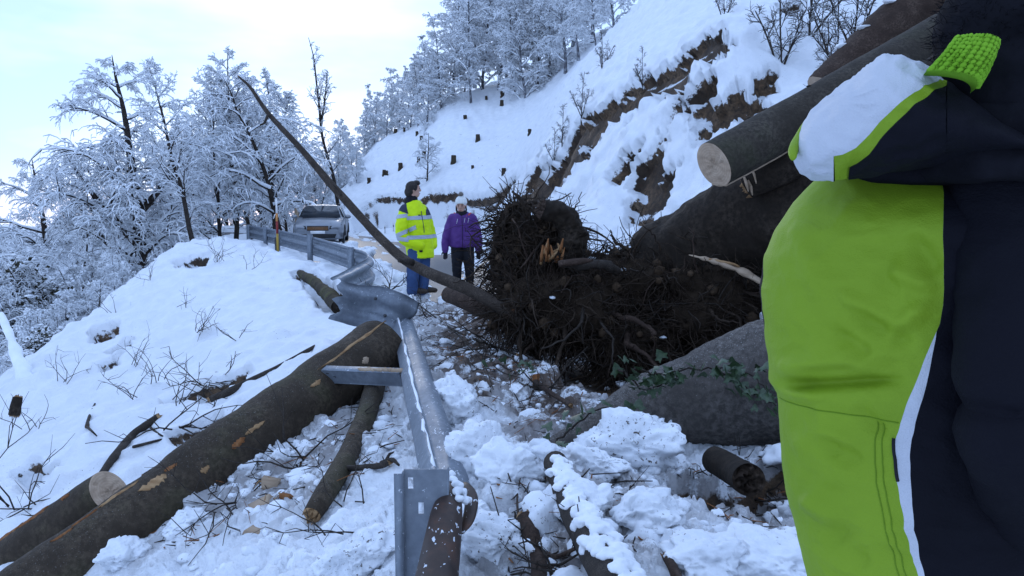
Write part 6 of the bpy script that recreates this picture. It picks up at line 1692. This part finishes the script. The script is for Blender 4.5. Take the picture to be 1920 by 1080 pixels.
# hood folded down on the back
TOPL = np.array([(1485, 292), (1490, 272), (1500, 250), (1520, 216), (1560, 180), (1600, 152), (1625, 130), (1642, 114), (1660, 107), (1690, 108), (1730, 124), (1775, 150), (1830, 186), (1900, 232), (1960, 270)], float)
BOTL = np.array([(1485, 296), (1500, 318), (1520, 330), (1545, 334), (1575, 332), (1620, 327), (1680, 320), (1740, 308), (1775, 298), (1830, 290), (1900, 288), (1960, 290)], float)
STR = np.array([(1562, 331), (1563, 292), (1580, 288), (1605, 276), (1630, 252), (1650, 228), (1680, 200), (1715, 172), (1745, 158), (1772, 149)], float)
HY = 1.17
def hood_pt(px, f):
    """f runs from the upper outline (0) over the side near the camera (0.5) to the lower outline (1) and round the back to 2"""
    t, b = np.interp(px, TOPL[:, 0], TOPL[:, 1]), np.interp(px, BOTL[:, 0], BOTL[:, 1])
    ph = math.pi / 2 + math.pi * f; hd_ = .125 * math.sqrt(max(0, min(1, (px - 1483) / 110))) + .004
    py = (t + b) / 2 - (b - t) / 2 * math.sin(ph); y = HY + hd_ * math.cos(ph) + .10
    return at(px, py, y)
def f_of(px, py):
    t, b = np.interp(px, TOPL[:, 0], TOPL[:, 1]), np.interp(px, BOTL[:, 0], BOTL[:, 1]); return float(np.clip((math.asin(np.clip(((t + b) / 2 - py) / ((b - t) / 2 + 1e-6), -1, 1)) * -1 + math.pi / 2) / math.pi, 0, 1))
def hood_panel(name, mat, xs, f0, f1, nu):
    G = np.array([[hood_pt(px, f) for f in np.linspace(f0(px), f1(px), nu)] for px in xs]); q = G.reshape(-1, 3)
    d = .010 * fbm(q * 13 + 3, 3) + .006 * (1 - np.abs(fbm(q * np.array((16, 16, 24)) + 9, 2)) * 3)
    c = np.array([(hood_pt(px, .25) + hood_pt(px, 1.25)) / 2 for px in xs])[:, None]; n = G - c; n /= np.linalg.norm(n, axis=-1)[..., None] + 1e-6
    edge_ = np.ones(len(xs)); edge_[0] = 0 if xs[0] < 1490 else 1
    G = G + n * (d.reshape(G.shape[:2]) * edge_[:, None])[..., None]
    mb = MB(); a, s = G.shape[:2]; i = np.arange(a - 1)[:, None] * s; j = np.arange(s - 1)[None]; mb.add(q * 0 + G.reshape(-1, 3) - fo, np.stack([i + j, i + j + 1, i + s + j + 1, i + s + j], -1).reshape(-1, 4))
    return mb.build(name, MAT[mat], FP)
def sb(px):  # where the lime stripe starts around the hood
    if px <= 1563: return 1.0
    if px >= 1772: return 0.0
    return f_of(px, np.interp(px, STR[1:, 0], STR[1:, 1]))
def se(px):
    if px <= 1563: return 1.0
    if px >= 1776: return 0.0
    w_ = np.interp(px, [1563, 1566, 1588, 1592, 1640, 1700, 1776], [0, 60, 60, 34, 34, 27, 12]); return min(1.0, f_of(px, np.interp(px, STR[1:, 0], STR[1:, 1]) + w_))
xs1 = np.concatenate([np.linspace(1486, 1563, 30), np.linspace(1563.5, 1771.5, 90)])
hood_panel('hood_white_panel', 'white_cloth', xs1[:30], lambda px: -.45, sb, 44)
hood_panel('hood_white_panel', 'white_cloth', np.concatenate([[1563.0], xs1[30:]]), lambda px: -.45, lambda px: sb(max(px, 1563.5)), 44)
hood_panel('hood_lime_stripe', 'lime_cloth', np.linspace(1563.5, 1775.5, 110), sb, se, 8)
hood_panel('hood_navy_panel', 'navy_cloth', np.linspace(1589, 1776, 80), se, lambda px: 1.02, 34)
hood_panel('hood_navy_panel', 'navy_cloth', np.linspace(1776, 1955, 40), lambda px: -.3, lambda px: 1.02, 34)
hood_panel('hood_back', 'navy_cloth', np.linspace(1486, 1955, 80), lambda px: 1.0, lambda px: 1.56, 24)
mb = MB(); q = spline([at(1516, 222, 1.27), at(1500, 258, 1.25), at(1488, 280, 1.22), at(1487, 298, 1.20)], 14); mb.tube(q - fo, np.array([.006, .009, .012, .014, .015, .016, .016, .016, .015, .014, .013, .012, .010, .006]) * .55, 9); mb.build('hood_rear_stripe', MAT['lime_cloth'], FP)
# head with black knitted hat and its lime knitted band
hc = at(1915, 105, 1.27)
hd, W = head(FP, hc - fo, (.9, .42, -.15), 1.06)
mb = MB(); v, f = ICO3
mb.add(hc - fo + np.array((0, 0, .035)) + v * np.array((.125, .125, .120)) * (1 + .03 * fbm(v * 6, 3)[:, None]), t=f); mb.add(hc - fo + np.array((-.02, -.01, -.03)) + v * np.array((.112, .112, .10)), t=f)
HAT = fuse(mb, 'knitted_hat', MAT['black_knit'], FP, .010, .004, 50, 2)
g = np.random.default_rng(15); mb = MB()
for q_ in range(2600):
    d = _norm(g.normal(size=3)); 
    if d[1] > .5: continue
    p = hc - fo + np.array((0, 0, .03)) + d * np.array((.126, .126, .121)); t_ = _norm(d * .6 + g.normal(0, .7, 3)); mb.tube([p, p + t_ * .006, p + t_ * g.uniform(.010, .018) + d * .002], [.0007, .0005, .0003], 3, caps=False)
tag(mb.build('hat_fuzz', MAT['black_knit'], HAT), kind='stuff')
c00, c10, c01, c11 = at(1752, 127, 1.125), at(1806, 62, 1.125), at(1846, 162, 1.125), at(1880, 84, 1.125)
mbB, mbK = MB(), MB(); NU, NV = 9, 10
def band(u, v_):
    p = c00 * (1 - u) * (1 - v_) + c10 * u * (1 - v_) + c01 * (1 - u) * v_ + c11 * u * v_
    return p + np.array((0, -.020 * (1 - (2 * v_ - 1) ** 2) + .020 * abs(2 * v_ - 1) ** 2 - .006 * (1 - (2 * u - 1) ** 2), 0))
G = np.array([[band(u, v_) for v_ in np.linspace(0, 1, 24)] for u in np.linspace(0, 1, 18)]); GB = G + np.array((.02, .05, 0)); i = np.arange(17)[:, None] * 24; j = np.arange(23)[None]
q4 = np.stack([i + j, i + j + 1, i + 24 + j + 1, i + 24 + j], -1).reshape(-1, 4)
mbB.add(G.reshape(-1, 3) - fo, q4); mbB.add(GB.reshape(-1, 3) - fo, q4[:, ::-1])
for edge_ in ([(0, j_) for j_ in range(24)], [(17, j_) for j_ in range(24)], [(i_, 0) for i_ in range(18)], [(i_, 23) for i_ in range(18)]):
    a = np.array([G[e] for e in edge_]); b = np.array([GB[e] for e in edge_]); n_ = len(a); mbB.add(np.vstack([a, b]) - fo, np.stack([np.arange(n_ - 1), np.arange(1, n_), n_ + np.arange(1, n_), n_ + np.arange(n_ - 1)], -1))
BND = mbB.build('knitted_band', MAT['lime_knit'], FP)
for a in range(NU):
    for b in range(NV):
        for sd in (-1, 1):
            u0, v0_ = (a + .5) / NU + g.normal(0, .006), (b + .5) / NV + g.normal(0, .005)
            p = [band(np.clip(u0 - .068 * k2 * 1.0, 0, 1), np.clip(v0_ + sd * .023 + sd * .024 * k2, 0, 1)) + np.array((0, -.0034 * (1 - k2 * k2), 0)) for k2 in (-1, -.3, .4, 1)]
            mbK.tube(np.array(p) - fo, np.array([.0010, .0033, .0033, .0010]) * g.uniform(.8, 1.15), 7)
mbK.build('stitches', MAT['lime_knit'], BND)
# ================================================================ parked car
simple('car_paint', [(.3, (.22, .235, .26)), (.7, (.26, .275, .30))], 3, 3, .28, .6, .6, bstr=0)
simple('car_glass', [(.3, (.012, .016, .022)), (.7, (.02, .026, .034))], 2, 2, .10, .22, bstr=0)
simple('car_black', [(.3, (.008, .008, .009)), (.7, (.016, .016, .018))], 9, 3, .5, .4, bstr=0)
simple('car_rim', [(.3, (.28, .29, .31)), (.7, (.36, .37, .39))], 9, 3, .35, .5, .8, bstr=0)
simple('car_lamp', [(.3, (.40, .43, .47)), (.7, (.62, .65, .70))], 9, 3, .1, .7, bstr=0)
simple('car_amber', [(.3, (.30, .13, .04)), (.7, (.40, .18, .06))], 9, 3, .3, .5, bstr=0)
cp = at(606, 452, 31.0)
cg = h0(cp[0], 31.0) + .02
CAR = empty('parked_car', (cp[0], 31.0, cg), 'silver grey estate car parked behind the ploughed snow on the far road', 'car', rz=R(9.0))
# stations along the length (y, forward is -y): half widths and heights of floor, sill, belt, shoulder, roof edge, roof
ST_ = [(-2.30, .62, .30, .70, .56, .66, .60, .72, .30, .74), (-2.22, .80, .24, .84, .52, .82, .70, .76, .55, .80), (-1.9, .86, .20, .90, .50, .89, .74, .82, .86, .70), (-1.3, .87, .18, .91, .52, .90, .80, .84, .93, .70), (-.80, .87, .18, .91, .54, .90, .86, .86, .98, .72),
       (.0, .87, .18, .915, .56, .91, .90, .88, .98, .72), (1.0, .87, .18, .915, .56, .91, .92, .88, .99, .72), (1.8, .86, .22, .90, .58, .90, .94, .87, 1.0, .72), (2.25, .82, .28, .87, .60, .86, .92, .82, .98, .70), (2.40, .66, .34, .72, .62, .70, .88, .66, .92, .55)]
def car_ring(s):
    y, w0, z0, w1, z1, w2, z2, w3, z3, w4 = s
    half = [(0, z0), (w0 * .7, z0), (w0, z0 + .05), (w1, z1), (w2, z2), (w3, z3 if z3 > z2 else z2 + .04), (w3 * .6, (z3 if z3 > z2 else z2 + .04) + .03), (0, (z3 if z3 > z2 else z2 + .04) + .045)]
    pts = half + [(-x, z) for x, z in half[-2:0:-1]]
    return np.array([(x, y, z) for x, z in pts])
rings = np.array([car_ring(s) for s in ST_]); n_, s_ = rings.shape[:2]
R2 = np.array([spline(rings[:, k], 46) for k in range(s_)]).transpose(1, 0, 2)
mb = MB(); loft(mb, R2); body = mb.build('body', MAT['car_paint'], CAR)
# greenhouse: windscreen, roof, side glass
GH = [(-.98, .74, .98, .74, 1.0), (-.25, .62, 1.42, .60, 1.44), (.4, .60, 1.46, .58, 1.48), (1.5, .60, 1.43, .57, 1.45), (2.1, .62, 1.25, .58, 1.28), (2.34, .66, 1.0, .62, 1.02)]
belt = .97
def gh_ring(y, w, z):
    t = max(z, belt + .005); return np.array([(-.84, y, belt), (-(.84 - (.84 - w) * .5), y, (belt + t) / 2), (-w, y, t - .02), (-w * .85, y, t), (0, y, t + .015), (w * .85, y, t), (w, y, t - .02), (.84 - (.84 - w) * .5, y, (belt + t) / 2), (.84, y, belt)])
GR = np.array([gh_ring(y, w, z) for y, w, z, _, _ in GH]); GR2 = np.array([spline(GR[:, k], 30) for k in range(9)]).transpose(1, 0, 2)
mb = MB(); i = np.arange(29)[:, None] * 9; j = np.arange(8)[None]; mb.add(GR2.reshape(-1, 3), np.stack([i + j, i + j + 1, i + 9 + j + 1, i + 9 + j], -1).reshape(-1, 4)[:, ::-1]); mb.build('cabin', MAT['car_paint'], CAR)
def quad_part(name, pts, mat, parent=CAR, off=(0, 0, 0), th=.012):
    P = np.array(pts, float) + np.array(off); n = np.cross(P[1] - P[0], P[3] - P[0]); n /= np.linalg.norm(n)
    V = np.vstack([P + n * th, P]); mb = MB(); mb.add(V, [(0, 1, 2, 3), (7, 6, 5, 4), (0, 4, 5, 1), (1, 5, 6, 2), (2, 6, 7, 3), (3, 7, 4, 0)]); return mb.build(name, MAT[mat], parent, smooth=False)
ws = quad_part('windscreen', [(-.76, -1.02, .995), (.76, -1.02, .995), (.585, -.30, 1.415), (-.585, -.30, 1.415)], 'car_glass', off=(0, -.03, .012))
for sd in (-1, 1):
    a = [(sd * .815, -.72, 1.0), (sd * .825, .35, 1.0), (sd * .66, .33, 1.38), (sd * .66, -.20, 1.36)]; b = [(sd * .825, .42, 1.0), (sd * .825, 1.35, 1.0), (sd * .66, 1.25, 1.37), (sd * .66, .40, 1.38)]; c_ = [(sd * .82, 1.42, 1.0), (sd * .80, 2.0, 1.0), (sd * .67, 1.75, 1.32), (sd * .66, 1.33, 1.37)]
    for w_ in (a, b, c_): quad_part('side_window', w_ if sd > 0 else w_[::-1], 'car_glass', off=(sd * .012, 0, 0))
    # door lines, handles, mirror
    for y_ in (-.75, .38, 1.38):
        mb = MB(); mb.tube([(sd * .905, y_, .30), (sd * .922, y_ + .01, .60), (sd * .905, y_ + .02, .95)], .006, 5); mb.build('door_gap', MAT['car_black'], CAR)
    for y_ in (.22, 1.22):
        mb = MB(); mb.tube([(sd * .925, y_ - .1, .84), (sd * .94, y_, .845), (sd * .925, y_ + .1, .85)], .014, 6); mb.build('door_handle', MAT['car_paint'], CAR)
    mb = MB(); v, f = ICO2; mb.add(v * np.array((.12, .07, .08)) + np.array((sd * 1.0, -.62, 1.03)), t=f); mb.tube([(sd * .86, -.62, .97), (sd * .96, -.62, 1.0)], .03, 6); mb.build('mirror', MAT['car_paint'], CAR)
    mb = MB(); mb.tube([(sd * .60, -.1, 1.49), (sd * .60, .9, 1.52), (sd * .60, 1.7, 1.47)], .016, 6); mb.build('roof_rail', MAT['car_black'], CAR)
    # lamps
    h_ = quad_part('headlight', [(sd * .40, -2.285, .60), (sd * .80, -2.10, .64), (sd * .84, -2.05, .77), (sd * .42, -2.265, .71)] if sd > 0 else [(sd * .42, -2.265, .71), (sd * .84, -2.05, .77), (sd * .80, -2.10, .64), (sd * .40, -2.285, .60)], 'car_black', off=(0, -.03, 0), th=.02)
    mb = MB(); v, f = ICO2; mb.add(v * np.array((.07, .03, .04)) + np.array((sd * .56, -2.245, .675)), t=f); mb.add(v * np.array((.05, .03, .035)) + np.array((sd * .70, -2.19, .69)), t=f); mb.build('lens', MAT['car_lamp'], h_)
# grille with bars, bumper intake, plate
gr = quad_part('grille', [(-.38, -2.335, .55), (.38, -2.335, .55), (.38, -2.30, .72), (-.38, -2.30, .72)], 'car_black', th=.02)
for z_ in (.585, .63, .675):
    mb = MB(); mb.box((0, -2.36, z_), (.74, .02, .016)); mb.build('grille_bar', MAT['car_amber'], gr, smooth=False)
quad_part('lower_intake', [(-.60, -2.33, .28), (.60, -2.33, .28), (.66, -2.31, .42), (-.66, -2.31, .42)], 'car_black', th=.025)
mb = MB(); mb.box((0, -2.37, .49), (.52, .015, .11)); mb.build('number_plate', MAT['paint_white'], CAR, smooth=False)
# bonnet creases and wipers
for sd in (-1, 1):
    mb = MB(); mb.tube([(sd * .45, -2.18, .80), (sd * .58, -1.6, .935), (sd * .66, -1.05, 1.0)], .010, 5); mb.build('bonnet_crease', MAT['car_paint'], CAR)
    mb = MB(); mb.tube([(sd * .30 - .1, -1.06, 1.0), (sd * .30 + .22, -1.0, 1.03)], .008, 5); mb.build('wiper', MAT['car_black'], CAR)
for sx in (-1, 1):
    for y_ in (-1.45, 1.42):
        w = link('wheel', None, CAR); w.location = (sx * .80, y_, .32)
        mb = MB(); th = np.linspace(0, 2 * np.pi, 29)[:-1]; prof = [(-.10, .22), (-.105, .29), (-.07, .325), (.07, .325), (.105, .29), (.10, .22)]
        V = np.array([[(x, r_ * math.cos(t), r_ * math.sin(t)) for x, r_ in prof] for t in th]); k6 = 6; q = [(a * k6 + b, a * k6 + b + 1, ((a + 1) % 28) * k6 + b + 1, ((a + 1) % 28) * k6 + b) for a in range(28) for b in range(5)]
        mb.add(V.reshape(-1, 3), q); mb.build('tyre', MAT['car_black'], w)
        mb = MB(); mb.tube([(sx * .05, 0, 0), (sx * .09, 0, 0)], [.06, .05], 12)
        for a in range(5):
            t = a * 2 * math.pi / 5; mb.tube([(sx * .075, .03 * math.cos(t), .03 * math.sin(t)), (sx * .07, .225 * math.cos(t), .225 * math.sin(t))], [.035, .028], 6)
        mb.tube([(sx * .06 - .02, 0, 0), (sx * .06, 0, 0)], [.225, .215], 28, caps=False); mb.build('rim', MAT['car_rim'], w)
        mb = MB(); mb.tube([(sx * .112, y_ + .40 * math.cos(t), .34 + .40 * math.sin(t)) for t in np.linspace(0.0, math.pi, 15)], .022, 6); a_ = mb.build('wheel_arch', MAT['car_black'], CAR); a_.location = (sx * .80, 0, 0)
